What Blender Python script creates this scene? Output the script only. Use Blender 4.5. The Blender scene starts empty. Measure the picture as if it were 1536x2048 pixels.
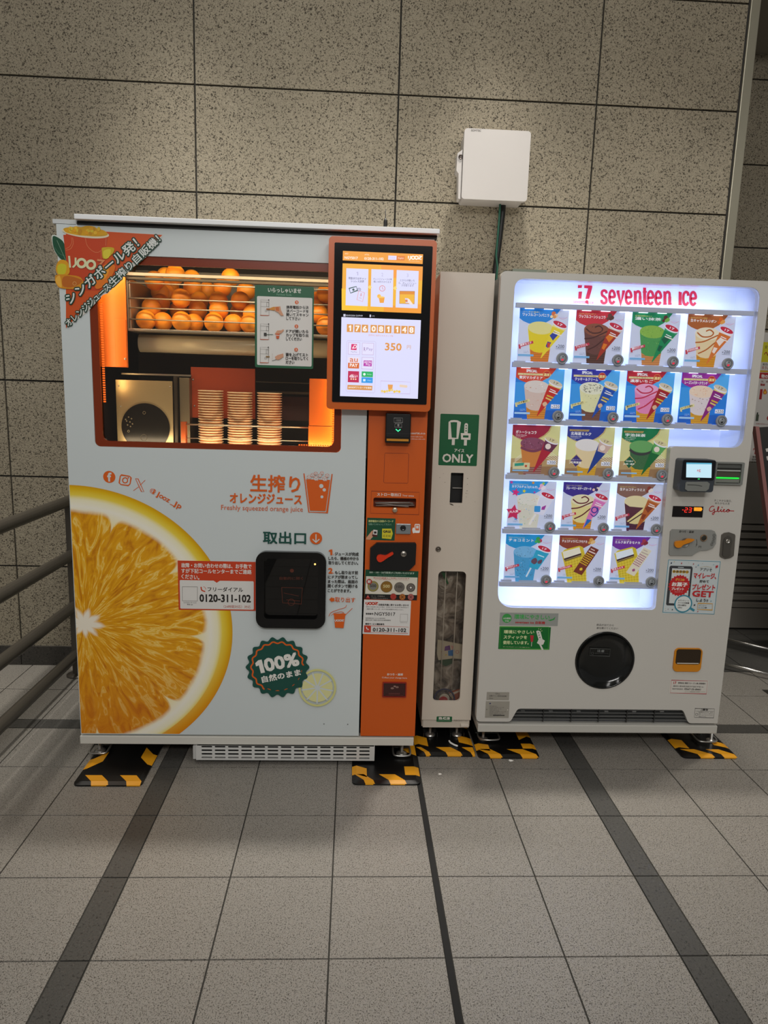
import bpy, math, random
from mathutils import Vector
from mathutils.geometry import tessellate_polygon

# ------------------------------------------------------------------ camera, world, lights, exposure
SC = bpy.context.scene
COL = SC.collection
W, HT, F = 1536, 2048, 1378.68
PITCH, YAW, ROLL, CH = 0.171412, 0.047717, 0.0301955, 1.42
fw = Vector((math.sin(YAW) * math.cos(PITCH), math.cos(YAW) * math.cos(PITCH), -math.sin(PITCH)))
_r = fw.cross(Vector((0, 0, 1))).normalized()
_u = _r.cross(fw)
cr = math.cos(ROLL) * _r + math.sin(ROLL) * _u
cu = -math.sin(ROLL) * _r + math.cos(ROLL) * _u
EYE = Vector((0, 0, CH))
cd = bpy.data.cameras.new('camera')
cam = bpy.data.objects.new('camera', cd)
COL.objects.link(cam)
from mathutils import Matrix
m3 = Matrix((cr, cu, -fw)).transposed()
cam.matrix_world = Matrix.Translation(EYE) @ m3.to_4x4()
cd.sensor_fit = 'HORIZONTAL'; cd.sensor_width = 36; cd.lens = F / W * 36; cd.clip_start = .05
SC.camera = cam
SC.view_settings.view_transform = 'Standard'; SC.view_settings.look = 'None'
SC.view_settings.exposure = 0.0; SC.view_settings.gamma = 1.0

wd = bpy.data.worlds.new('hall'); SC.world = wd; wd.use_nodes = True
wd.node_tree.nodes['Background'].inputs[0].default_value = (1.0, .96, .9, 1)
wd.node_tree.nodes['Background'].inputs[1].default_value = 0.16

def area(name, loc, target, sx, sy, power, col=(1, .975, .94)):
    l = bpy.data.lights.new(name, 'AREA'); l.shape = 'RECTANGLE'; l.size = sx; l.size_y = sy; l.energy = power; l.color = col
    o = bpy.data.objects.new(name, l); COL.objects.link(o); o.location = loc
    o.rotation_euler = (Vector(target) - Vector(loc)).to_track_quat('-Z', 'Y').to_euler()
    return o

def spot(name, loc, target, deg, blend, power, col=(1, .945, .86), rad=.06):
    l = bpy.data.lights.new(name, 'SPOT'); l.spot_size = math.radians(deg); l.spot_blend = blend; l.energy = power; l.color = col
    l.shadow_soft_size = rad
    o = bpy.data.objects.new(name, l); COL.objects.link(o); o.location = loc
    o.rotation_euler = (Vector(target) - Vector(loc)).to_track_quat('-Z', 'Y').to_euler()
    return o

# ceiling lamps of the hall: a row of downlights along the wall, larger panels over the concourse
for lx_, lp_ in ((-2.2, 170), (-.8, 200), (-.1, 80), (.61, 250), (1.35, 70), (2.05, 150)): spot('downlight', (lx_, 2.9, 4.0), (lx_, 2.85, 0), 54, 1.0, lp_ * 1.1)
area('ceiling_panel', (-.9, .2, 3.9), (-.9, .5, 0), .5, 3.0, 25)
area('ceiling_panel', (1.3, .2, 3.9), (1.3, .5, 0), .5, 3.0, 25)
area('ceiling_panel', (.2, -2.6, 3.6), (.2, 0, .9), 3.0, .5, 92)

# ------------------------------------------------------------------ helpers: projection, materials, meshes
def ray(u, v):
    return fw + (u - W / 2) / F * cr - (v - HT / 2) / F * cu
def onY(u, v, y):                      # where a line of sight meets the vertical plane y
    d = ray(u, v); t = y / d.y
    return Vector((d.x * t, d.z * t + CH))
def onZ(u, v, z=0.0):                  # ... meets the horizontal plane z
    d = ray(u, v); t = (z - CH) / d.z
    return Vector((d.x * t, d.y * t))

def lin(h):
    h = h.lstrip('#')
    o = []
    for i in (0, 2, 4):
        c = int(h[i:i + 2], 16) / 255
        o.append(c / 12.92 if c <= .04045 else ((c + .055) / 1.055) ** 2.4)
    return (*o, 1)
MATS = {}
def M(h, rough=.45, metal=0.0, emis=0.0, spec=.5):
    k = (h, rough, metal, emis, spec)
    if k in MATS: return MATS[k]
    m = bpy.data.materials.new('m_' + h.strip('#') + ('_glow' if emis else '')); m.use_nodes = True
    b = m.node_tree.nodes['Principled BSDF']
    b.inputs['Base Color'].default_value = lin(h)
    b.inputs['Roughness'].default_value = rough
    b.inputs['Metallic'].default_value = metal
    b.inputs['Specular IOR Level'].default_value = spec
    if emis:
        b.inputs['Emission Color'].default_value = lin(h); b.inputs['Emission Strength'].default_value = emis
        b.inputs['Base Color'].default_value = (0.02, .02, .02, 1)
    MATS[k] = m
    return m

def nodes(name):
    m = bpy.data.materials.new(name); m.use_nodes = True
    nt = m.node_tree; b = nt.nodes['Principled BSDF']
    return m, nt, b
def nn(nt, t, **kw):
    n = nt.nodes.new(t)
    for k, v in kw.items():
        if k.startswith('_'): n.inputs[int(k[1:])].default_value = v
        else: setattr(n, k, v)
    return n
def math_(nt, op, a, b=None, c=None, clamp=False):
    n = nt.nodes.new('ShaderNodeMath'); n.operation = op; n.use_clamp = clamp
    for i, x in enumerate((a, b, c)):
        if x is None: continue
        if isinstance(x, (int, float)): n.inputs[i].default_value = x
        else: nt.links.new(x, n.inputs[i])
    return n.outputs[0]
def ramp(nt, fac, stops):
    n = nt.nodes.new('ShaderNodeValToRGB'); e = n.color_ramp.elements
    e[0].position, e[0].color = stops[0][0], lin(stops[0][1])
    e[1].position, e[1].color = stops[-1][0], lin(stops[-1][1])
    for p, h in stops[1:-1]:
        x = e.new(p); x.color = lin(h)
    nt.links.new(fac, n.inputs[0])
    return n.outputs[0]
def mixc(nt, fac, a, b, mode='MIX'):
    n = nt.nodes.new('ShaderNodeMix'); n.data_type = 'RGBA'; n.blend_type = mode
    for i, x in ((0, fac), (6, a), (7, b)):
        if isinstance(x, (int, float)): n.inputs[i].default_value = x
        elif isinstance(x, str): n.inputs[i].default_value = lin(x)
        else: nt.links.new(x, n.inputs[i])
    return n.outputs[2]

def stone(name, base, dark, light, scale, pit, bump, rough, stretch=(1, 1, 1), big=1.3):
    m, nt, b = nodes(name)
    tc = nn(nt, 'ShaderNodeTexCoord')
    mp = nn(nt, 'ShaderNodeMapping'); mp.inputs['Scale'].default_value = stretch
    nt.links.new(tc.outputs['Object'], mp.inputs[0])
    n1 = nn(nt, 'ShaderNodeTexNoise'); n1.inputs['Scale'].default_value = scale; n1.inputs['Detail'].default_value = 3
    n1.inputs['Roughness'].default_value = .6; n1.inputs['Distortion'].default_value = .6
    n2 = nn(nt, 'ShaderNodeTexNoise'); n2.inputs['Scale'].default_value = scale * 2.3; n2.inputs['Detail'].default_value = 2
    n3 = nn(nt, 'ShaderNodeTexNoise'); n3.inputs['Scale'].default_value = big; n3.inputs['Detail'].default_value = 4
    for n in (n1, n2, n3): nt.links.new(mp.outputs[0], n.inputs[0])
    c = ramp(nt, n1.outputs[0], [(pit - .075, dark), (pit, base), (.62, base), (.72, light)])
    c = mixc(nt, math_(nt, 'MULTIPLY', ramp(nt, n2.outputs[0], [(.36, 'ffffff'), (.46, '000000')]), .45), c, dark)
    c = mixc(nt, .35, c, ramp(nt, n3.outputs[0], [(.3, 'b8b0a4'), (.7, 'ffffff')]), 'MULTIPLY')
    nt.links.new(c, b.inputs['Base Color'])
    b.inputs['Roughness'].default_value = rough
    bp = nn(nt, 'ShaderNodeBump'); bp.inputs['Strength'].default_value = bump; bp.inputs['Distance'].default_value = .004
    nt.links.new(n1.outputs[0], bp.inputs['Height']); nt.links.new(bp.outputs[0], b.inputs['Normal'])
    return m

def glass(name, tint='ffffff', gloss=.06, rough=.02):
    m = bpy.data.materials.new(name); m.use_nodes = True; nt = m.node_tree
    for n in list(nt.nodes): nt.nodes.remove(n)
    o = nn(nt, 'ShaderNodeOutputMaterial'); t = nn(nt, 'ShaderNodeBsdfTransparent'); g = nn(nt, 'ShaderNodeBsdfGlossy')
    t.inputs[0].default_value = lin(tint); g.inputs['Roughness'].default_value = rough
    lw = nn(nt, 'ShaderNodeLayerWeight'); lw.inputs[0].default_value = .25
    f = math_(nt, 'ADD', math_(nt, 'MULTIPLY', lw.outputs['Fresnel'], .6), gloss * .5, clamp=True)
    mx = nn(nt, 'ShaderNodeMixShader')
    nt.links.new(f, mx.inputs[0]); nt.links.new(t.outputs[0], mx.inputs[1]); nt.links.new(g.outputs[0], mx.inputs[2])
    nt.links.new(mx.outputs[0], o.inputs[0])
    return m

ORG = {}
class MB:
    """collects geometry in world coordinates, becomes ONE mesh object"""
    def __init__(s): s.v = []; s.f = []; s.fm = []; s.mats = []; s.uv = None; s.sm = []
    def mi(s, m):
        if isinstance(m, str): m = M(m)
        if m not in s.mats: s.mats.append(m)
        return s.mats.index(m)
    def add(s, vs, fs, m, smooth=False):
        b = len(s.v); s.v.extend(tuple(p) for p in vs); i = s.mi(m)
        for f in fs: s.f.append([b + k for k in f]); s.fm.append(i); s.sm.append(smooth)
        return s
    def box(s, x0, x1, y0, y1, z0, z1, m):
        x0, x1 = sorted((x0, x1)); y0, y1 = sorted((y0, y1)); z0, z1 = sorted((z0, z1))
        return s.add([(x, y, z) for z in (z0, z1) for y in (y0, y1) for x in (x0, x1)],
                     [(0, 2, 3, 1), (4, 5, 7, 6), (0, 1, 5, 4), (2, 6, 7, 3), (0, 4, 6, 2), (1, 3, 7, 5)], m)
    def prism(s, poly, y0, y1, m, holes=(), side=None):
        """a plate in the xz plane from y0 (front) to y1 with holes"""
        loops = [list(poly)] + [list(h) for h in holes]
        flat = [p for l in loops for p in l]
        tri = tessellate_polygon([[Vector((p[0], p[1], 0)) for p in l] for l in loops])
        n = len(flat)
        ft = []
        for t in tri:
            a, b, c = (flat[i] for i in t)
            ar = (b[0] - a[0]) * (c[1] - a[1]) - (b[1] - a[1]) * (c[0] - a[0])
            if abs(ar) < 1e-12: continue
            ft.append(t if ar > 0 else (t[0], t[2], t[1]))
        s.add([(p[0], y0, p[1]) for p in flat], ft, m)
        s.add([(p[0], y1, p[1]) for p in flat], [tuple(reversed(t)) for t in ft], m)
        for k, l in enumerate(loops):
            ar = sum(l[i][0] * l[(i + 1) % len(l)][1] - l[(i + 1) % len(l)][0] * l[i][1] for i in range(len(l)))
            q = len(l); fs = []
            for i in range(q):
                j = (i + 1) % q
                f = (i, i + q, j + q, j)
                if (ar > 0) == (k > 0): f = tuple(reversed(f))
                fs.append(f)
            s.add([(p[0], y0, p[1]) for p in l] + [(p[0], y1, p[1]) for p in l], fs, side or m)
        return s
    def tube(s, path, r, m, n=10, closed=False, caps=True):
        P = [Vector(p) for p in path]; N = len(P); vs = []; fs = []
        up = None
        for i, p in enumerate(P):
            a = P[(i - 1) % N] if (closed or i) else p; b = P[(i + 1) % N] if (closed or i < N - 1) else p
            t = (b - a).normalized()
            if up is None: up = Vector((0, 0, 1)) if abs(t.z) < .9 else Vector((0, 1, 0))
            x = t.cross(up).normalized(); up = x.cross(t).normalized()
            rr_ = r[i] if isinstance(r, (list, tuple)) else r
            vs += [p + rr_ * (math.cos(2 * math.pi * k / n) * x + math.sin(2 * math.pi * k / n) * up) for k in range(n)]
        for i in range(N if closed else N - 1):
            j = (i + 1) % N
            fs += [(i * n + k, i * n + (k + 1) % n, j * n + (k + 1) % n, j * n + k) for k in range(n)]
        if caps and not closed:
            fs += [tuple(range(n - 1, -1, -1)), tuple((N - 1) * n + k for k in range(n))]
        return s.add(vs, fs, m, True)
    def lathe(s, prof, c, axis, m, n=32, smooth=True):
        """prof: (radius, height along axis) pairs; axis 'y-' (towards the viewer) or 'z'"""
        vs = []; fs = []
        for r, h in prof:
            for k in range(n):
                a = 2 * math.pi * k / n; ca, sa = r * math.cos(a), r * math.sin(a)
                vs.append((c[0] + ca, c[1] - h, c[2] + sa) if axis == 'y-' else (c[0] + ca, c[1] + sa, c[2] + h))
        for i in range(len(prof) - 1):
            for k in range(n):
                fs.append((i * n + k, i * n + (k + 1) % n, (i + 1) * n + (k + 1) % n, (i + 1) * n + k))
        fs.append(tuple(range(n - 1, -1, -1))); fs.append(tuple((len(prof) - 1) * n + k for k in range(n)))
        return s.add(vs, fs, m, smooth)

def obj(name, mb, parent=None, label=None, bevel=0, seg=2, kind=None, base=None):
    """links the collected geometry as one mesh object under its thing (or at top level)"""
    o0 = ORG[parent.name] if parent else Vector(base) if base else Vector((0, 0, 0))
    me = bpy.data.meshes.new(name)
    me.from_pydata([tuple(Vector(p) - o0) for p in mb.v], [], mb.f)
    for m in mb.mats: me.materials.append(m)
    me.polygons.foreach_set('material_index', mb.fm)
    me.polygons.foreach_set('use_smooth', mb.sm)
    if mb.uv:
        uv = me.uv_layers.new(name='UVMap')
        for lp in me.loops: uv.data[lp.index].uv = mb.uv[lp.vertex_index]
    me.update()
    o = bpy.data.objects.new(name, me); COL.objects.link(o)
    if parent: o.parent = parent
    else: o.location = o0
    ORG[o.name] = o0
    if bevel:
        b = o.modifiers.new('edge', 'BEVEL'); b.width = bevel; b.segments = seg; b.limit_method = 'ANGLE'; b.angle_limit = math.radians(40)
    if label: o['label'] = label
    if kind: o['kind'] = kind
    return o
def thing(name, label, cat, loc, group=None):
    o = bpy.data.objects.new(name, None); COL.objects.link(o); o.location = loc; o.empty_display_size = .05
    ORG[o.name] = Vector(loc); o['label'] = label; o['category'] = cat
    if group: o['group'] = group
    return o
def tag(o, label, cat, group=None):
    o['label'] = label; o['category'] = cat
    if group: o['group'] = group
    return o

def rr(x0, z0, x1, z1, r, n=6):
    x0, x1 = sorted((x0, x1)); z0, z1 = sorted((z0, z1)); r = min(r, (x1 - x0) / 2 - 1e-5, (z1 - z0) / 2 - 1e-5)
    o = []
    for cx, cz, a in ((x1 - r, z0 + r, -90), (x1 - r, z1 - r, 0), (x0 + r, z1 - r, 90), (x0 + r, z0 + r, 180)):
        for k in range(n + 1):
            t = math.radians(a + 90 * k / n); o.append((cx + r * math.cos(t), cz + r * math.sin(t)))
    return o
def rpoly(pts, rad, n=6):
    """polygon with rounded corners; rad: one radius per corner"""
    o = []; N = len(pts)
    for i in range(N):
        p = Vector(pts[i]); a = Vector(pts[i - 1]) - p; b = Vector(pts[(i + 1) % N]) - p; r = rad[i] if isinstance(rad, (list, tuple)) else rad
        if r <= 0: o.append(tuple(p)); continue
        a.normalize(); b.normalize(); ang = a.angle(b); d = r / math.tan(ang / 2)
        s = p + a * d; e = p + b * d
        for k in range(n + 1):
            t = k / n; o.append(tuple((1 - t) ** 2 * s + 2 * t * (1 - t) * (p.lerp(p, 0)) + t * t * e))
    return o
def circ(x, z, r, n=32, rz=None):
    return [(x + r * math.cos(2 * math.pi * k / n), z + (rz or r) * math.sin(2 * math.pi * k / n)) for k in range(n)]
def catmull(P, n=8, closed=False):
    P = [Vector(p) for p in P]; N = len(P); o = []
    for i in range(N if closed else N - 1):
        a, b, c, d = (P[(i - 1) % N] if closed or i else P[0]), P[i], P[(i + 1) % N], (P[(i + 2) % N] if closed or i + 2 < N else P[-1])
        for k in range(n):
            t = k / n
            o.append(.5 * (2 * b + (c - a) * t + (2 * a - 5 * b + 4 * c - d) * t * t + (3 * b - a - 3 * c + d) * t ** 3))
    if not closed: o.append(P[-1])
    return [tuple(p) for p in o]

TXT = {}
def glyphs(s):
    if s == '1': return [(1, -.5), (1, .5), (.62, .5), (0, .32), (0, .13), (.5, .26), (.5, -.5)], [(6, 0, 1, 2, 5), (5, 2, 3, 4)], .5
    if s not in TXT:
        cv = bpy.data.curves.new('lettering', 'FONT'); cv.body = s; cv.resolution_u = 2
        ob = bpy.data.objects.new('lettering', cv); COL.objects.link(ob)
        dg = bpy.context.evaluated_depsgraph_get()
        me = bpy.data.meshes.new_from_object(ob.evaluated_get(dg))
        vs = [(v.co.x, v.co.y) for v in me.vertices]; fs = [tuple(p.vertices) for p in me.polygons]
        bpy.data.objects.remove(ob); bpy.data.curves.remove(cv); bpy.data.meshes.remove(me)
        xs = [p[0] for p in vs] or [0, 1]; ys = [p[1] for p in vs] or [0, 1]
        w = max(max(xs) - min(xs), 1e-4); h = max(max(ys) - min(ys), 1e-4); x0 = min(xs); yc = (max(ys) + min(ys)) / 2
        TXT[s] = ([((a - x0) / w, (b - yc) / h) for a, b in vs], fs, w / h)
    return TXT[s]

EPS = .00005
class D(MB):
    """flat print on a surface: shapes given in the units of a view, mapped onto the surface"""
    def __init__(s, pt, y, floor=False):
        super().__init__(); s.pt_ = pt; s.y = y; s.k = 0; s.floor = floor
    def view(s, x0, y0, sc): s.vw = (x0, y0, sc); return s
    def pt(s, x, y):
        v = getattr(s, 'vw', None)
        if v: x, y = v[0] + x * v[2], v[1] + y * v[2]
        return Vector(s.pt_(x, y))
    def sc(s, x, y): return (s.pt(x + 1, y) - s.pt(x, y)).length
    def lift(s, p):
        return (p[0], p[1], s.y + s.k * EPS) if s.floor else (p[0], s.y - s.k * EPS, p[1])
    def raw(s, P, m):
        s.k += 1
        if sum(P[i][0] * P[i - 1][1] - P[i - 1][0] * P[i][1] for i in range(len(P))) > 0: P = P[::-1]
        s.add([s.lift(p) for p in P], [tuple(range(len(P)))], m); return s
    def poly(s, pts, m): return s.raw([s.pt(*p) for p in pts], m)
    def blob(s, pts, m, n=5): return s.poly(catmull(pts, n, True), m)
    def rect(s, x0, y0, x1, y1, m, r=0):
        a, b = s.pt(x0, y0), s.pt(x1, y1); r *= s.sc(x0, y0)
        return s.raw(rr(a.x, a.y, b.x, b.y, r, 4) if r else [(a.x, a.y), (b.x, a.y), (b.x, b.y), (a.x, b.y)], m)
    def disc(s, x, y, r, m, n=24, ry=None, rot=0):
        c = s.pt(x, y); k = s.sc(x, y); ry = ry or r; ca, sa = math.cos(math.radians(rot)), math.sin(math.radians(rot))
        P = [(r * k * math.cos(t * 2 * math.pi / n), ry * k * math.sin(t * 2 * math.pi / n)) for t in range(n)]
        return s.raw([(c.x + a * ca - b * sa, c.y + a * sa + b * ca) for a, b in P], m)
    def star(s, x, y, r, r2, n, m, ph=0):
        c = s.pt(x, y); k = s.sc(x, y)
        return s.raw([(c.x + (r if i % 2 == 0 else r2) * k * math.sin(math.pi * i / n + ph), c.y + (r if i % 2 == 0 else r2) * k * math.cos(math.pi * i / n + ph)) for i in range(2 * n)], m)
    def line(s, pts, w, m, closed=False, smooth=0):
        if smooth: pts = catmull(pts, smooth, closed)
        P = [s.pt(*p) for p in pts]; k = s.sc(*pts[0]) * w / 2; s.k += 1
        N = len(P); L = []; R = []
        for i in range(N):
            a = P[i - 1] if (i or closed) else P[i]; b = P[(i + 1) % N] if (i < N - 1 or closed) else P[i]
            t = (b - a)
            if t.length < 1e-9: t = Vector((1, 0))
            t.normalize(); nrm = Vector((-t.y, t.x))
            q = 1.0
            if 0 < i < N - 1 or closed:
                t1 = (P[i] - a); t1 = t1.normalized() if t1.length > 1e-9 else t
                q = 1 / max(.5, abs(t1.dot(t)))
            L.append(P[i] + nrm * k * q); R.append(P[i] - nrm * k * q)
        vs = [s.lift(p) for p in L + R]
        fs = [(i, N + i, N + (i + 1) % N, (i + 1) % N) for i in range(N if closed else N - 1)]
        s.add(vs, fs, m); return s
    def ring(s, x, y, r, w, m, n=28):
        return s.line([(x + r * math.cos(2 * math.pi * k / n), y + r * math.sin(2 * math.pi * k / n)) for k in range(n)], w, m, True)
    def text(s, t, x0, y0, x1, y1, h, m, bold=0.0, ol=None, olw=0):
        """text between the middle of its left end and of its right end, h high"""
        vs, fs, asp = glyphs(t); a, b = s.pt(x0, y0), s.pt(x1, y1); d = b - a; L = d.length
        px = math.hypot(x1 - x0, y1 - y0); hh = (h * L / px) if h else L / asp
        e1 = d / L; e2 = Vector((-e1.y, e1.x))
        def put(ox, oy, mm):
            s.add([s.lift(a + e1 * (p[0] * L + ox) + e2 * (p[1] * hh + oy)) for p in vs], fs, mm)
        if ol:
            s.k += 1; q = olw * hh
            for t_ in range(12):
                s.k += .3; put(q * math.cos(t_ * math.pi / 6), q * math.sin(t_ * math.pi / 6), ol)
        s.k += 1
        if bold:
            q = bold * hh
            for ox, oy in ((-q, -q), (q, -q), (-q, q), (q, q), (0, 0)): s.k += .3; put(ox, oy, m)
        else: put(0, 0, m)
        return s
    def icon(s, strokes, x0, y0, x1, y1, w, m, smooth=0):
        """strokes in a unit square (0..1, y down) fitted to a box"""
        for st in strokes:
            s.line([(x0 + (x1 - x0) * p[0], y0 + (y1 - y0) * p[1]) for p in st], w, m, False, smooth)
        return s

def P(y): return lambda u, v: onY(u, v, y)
A_, B_, C_, D_, E_, F_, G_, H_ = (90, 420, .390625), (90, 900, .42318), (640, 460, .19534), (690, 810, .20994), (690, 1140, .2149), (980, 530, .36198), (980, 840, .36198), (930, 1180, .39453)
K_, M_, N_, O_, P_, Q_, S_, V_ = (100, 440, .15625), (350, 920, .2474), (860, 820, .09764), (720, 1020, .13183), (1300, 880, .1302), (1310, 1040, .1302), (490, 540, .18553), (740, 230, .2474)
def at(vw, x, y, Y):
    return onY(vw[0] + x * vw[2], vw[1] + y * vw[2], Y)
def box2(vw, x0, y0, x1, y1, Y):
    a, b = at(vw, x0, y0, Y), at(vw, x1, y1, Y)
    return min(a.x, b.x), max(a.x, b.x), min(a.y, b.y), max(a.y, b.y)

YJ, YI, YT, YW = 2.46, 2.56, 2.62, 3.41      # front planes: juice machine, ice cream machine, narrow bin, wall
rnd = random.Random(7)

# ------------------------------------------------------------------ the setting
wall_stone = stone('wall_stone', 'a59c88', '40392e', 'bab19d', 155, .455, 1.0, .85)
wall_stone_far = wall_stone
floor_stone = stone('floor_granite', '98948d', '4c4842', 'b0aca5', 330, .47, .15, .42, (1, .8, 1), .9)
floor_dark = stone('floor_strips_and_recess', '4d4c49', '2b2a28', '66645f', 150, .42, .15, .45)
grout = M('3a3833', .9); seal = M('191918', .8)

zj = [.063, .516, .966, 1.426, 1.882, 2.303, 2.757, 3.21, 3.66, 4.2]
xj = [-4.2, -3.49, -2.575, -1.66, -.745, .172, 1.087]
b = MB(); b.box(-4.2, 1.78, YW + .012, YW + .1, 0, 4.2, grout)
G2 = .0042
for i in range(len(xj)):
    x0 = xj[i] + G2; x1 = (xj[i + 1] - G2) if i + 1 < len(xj) else 1.758
    for j in range(len(zj) - 1):
        b.box(x0, x1, YW, YW + .02, zj[j] + G2, zj[j + 1] - G2, wall_stone)
obj('wall_back', b, kind='structure')
b = MB()
for i in range(len(xj)):
    b.box(xj[i] + .002, (xj[i + 1] if i + 1 < len(xj) else 1.758) - .002, YW - .012, YW + .012, 0.001, .1, stone('skirting', '3e3b36', '1e1c19', '524f49', 120, .42, .4, .7) if i == 0 else b.mats[0])
obj('baseboard_back', b, kind='structure')
b = MB(); b.box(1.758, 1.803, YW - .012, YW + .02, 0, 4.2, M('a9a594', .38, .6)); b.box(1.751, 1.759, YW - .004, YW + .02, 0, 4.2, M('2c2a27', .8))
obj('trim_corner', b, kind='structure', bevel=.003)
b = MB(); b.box(1.7, 1.79, YW + .02, 4.15, 0, 4.2, wall_stone); obj('wall_return', b, kind='structure')
b = MB(); YF = 4.15; b.box(1.7, 5.2, YF + .012, YF + .1, 0, 4.2, grout)
fz = [0, .47, .92, 1.39, 1.86, 2.32, 2.772, 3.22, 3.7, 4.2]
for i, (x0, x1) in enumerate(((1.7, 2.9), (2.9, 3.8), (3.8, 5.2))):
    for j in range(len(fz) - 1): b.box(x0 + G2, x1 - G2, YF, YF + .02, fz[j] + G2, fz[j + 1] - G2, wall_stone_far)
obj('wall_recess', b, kind='structure')
b = MB(); b.box(1.805, 5.2, 3.32, 4.149, 3.35, 4.19, M('8f897c', .8)); obj('ceiling_soffit', b, kind='structure')
b = MB(); b.box(-4.2, 5.2, -3.4, 4.25, 4.2, 4.3, M('b8b4aa', .8)); obj('ceiling', b, kind='structure')

# floor: square granite tiles with dark strips
xs = []
x = -.704
while x > -4.2: xs.append((max(x - .3, -4.2), x, floor_stone)); x -= .3
xs.append((-.704, -.629, floor_dark))
xs += [(-.629, -.333, floor_stone), (-.333, -.033, floor_stone), (-.033, .2655, floor_stone), (.2655, .2815, seal), (.2815, .575, floor_stone), (.575, .879, floor_stone), (.879, .957, floor_dark)]
x = .957
while x < 5.2: xs.append((x, min(x + .3, 5.2), floor_stone)); x += .3
ys = []
y = 2.735
ys.append((2.735, 2.812, floor_dark))
while y > -3.4: ys.append((max(y - .3003, -3.4), y, floor_stone)); y -= .3003
y = 2.812
while y < 4.2: ys.append((y, min(y + .3, 4.25), floor_stone)); y += .3
b = MB(); b.box(-4.2, 5.2, -3.4, 4.25, -.05, -.004, grout)
g = .0023
for x0, x1, mx in xs:
    if x1 - x0 < .006: continue
    for y0, y1, my in ys:
        if y1 - y0 < .006: continue
        if mx is seal: b.box(x0, x1, y0, y1, -.004, -.001, seal); continue
        m = floor_dark if floor_dark in (mx, my) or (y0 > 3.4 and x0 > 1.8) else floor_stone  # tiles of the recess floor take the darker colour of the strips
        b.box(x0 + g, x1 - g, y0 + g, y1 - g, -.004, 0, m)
obj('floor', b, kind='structure')

# lower part of the recess wall: metal panel with louvres
pz = lambda v: onY(1450, v, 4.1).y
steel = M('8d8880', .42, .35); steel_d = M('2a2825', .6, .3)
b = MB(); zt, zl0, zl1 = pz(925), pz(1046), pz(1216)
b.box(1.79, 4.2, 4.1, YF - .001, zl0, zt, steel); b.box(1.79, 4.2, 4.1, YF - .001, .012, zl1, steel); b.box(1.79, 4.2, 4.135, YF - .001, zl1, zl0, steel_d)
N = 11
for k in range(N):
    z = zl1 + (zl0 - zl1) * k / N; h = (zl0 - zl1) / N
    b.add([(1.79, 4.1, z + h * .72), (4.2, 4.1, z + h * .72), (4.2, 4.132, z + h * 1.0), (1.79, 4.132, z + h * 1.0),
           (1.79, 4.1, z + h * .12), (4.2, 4.1, z + h * .12), (4.2, 4.132, z + h * .12), (1.79, 4.132, z + h * .12)],
          [(0, 1, 5, 4), (3, 2, 1, 0), (4, 5, 6, 7)], steel)
tag(obj('louvered_panel', b, base=(3, 4.1, 0)), 'grey metal wall panel with horizontal louvres behind the ice cream machine', 'wall panel')

# safety notice on the recess wall
YP = YF - .004
pl = min(onY(1475, 940, YP).x, onY(1532, 640, YP).x)
zb, zt = pz(925) + .006, onY(1536, 665, YP).y
t = thing('safety_poster', 'white safety notice with yellow band and red lettering on the recess wall', 'poster', (pl + .4, YP, zb))
b = MB(); b.box(pl, pl + .85, YP, YF - .0005, zb, zt, M('d6d2cc', .5)); obj('sheet', b, t)
d = D(P(YP), YP - .0003); d.vw = (1436, 640, .14641)
X0 = pl
def R2(x0, z0, x1, z1, m): d.raw([(X0 + x0, z0), (X0 + x1, z0), (X0 + x1, z1), (X0 + x0, z1)], m)
z7 = lambda y: at((1436, 640, .14641), 600, y, YP).y
R2(0, z7(575), .85, z7(300), M('d8cf2a', .5)); R2(0, z7(712), .85, z7(688), M('c9a51c', .5)); R2(.01, z7(800), .5, z7(718), M('b32626', .5))
d.text('安全な駅', 640, 368, 800, 380, 42, M('1c1c1c')); d.text('へ', 630, 460, 690, 465, 50, M('a01d1d'), .03)
d.text('東西の', 608, 605, 705, 610, 30, M('222222')); d.text('ろうと', 598, 650, 700, 658, 36, M('a33'+'030'), .02)
d.text('物の火', 592, 765, 730, 775, 46, M('eee8e4'), .03); d.text('油、紙類', 585, 838, 720, 846, 28, M('7a2020')); d.text('連絡', 578, 882, 640, 886, 30, M('a02020'), .03)
R2(onY(1519, 790, YP).x - X0, z7(1085), onY(1524, 790, YP).x - X0, z7(945), M('a52020'))
d.blob([(615, 985), (640, 940), (668, 985), (655, 1012), (625, 1012)], M('d06a1a')); d.blob([(628, 990), (642, 968), (655, 992), (640, 1008)], M('e9c33a'))
d.rect(522, 1290, 548, 1380, M('4a5243')); d.rect(530, 1262, 545, 1292, M('333a30')); d.disc(700, 1340, 35, M('b02525'))
d.text('法律の定めにより', 515, 1416, 700, 1425, 18, M('a04040')); d.text('門外駅', 480, 1770, 570, 1776, 34, M('b03030'), .02); d.text('駅係', 495, 1815, 560, 1820, 34, M('b03030'), .02)
for i, s in enumerate(('警察庁', '国鉄道', '交通事業')): d.text(s, 468 - i * 6, 1868 + 36 * i, 560, 1872 + 36 * i, 24, M('3a3a3a'))
obj('printing', d, t)

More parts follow.
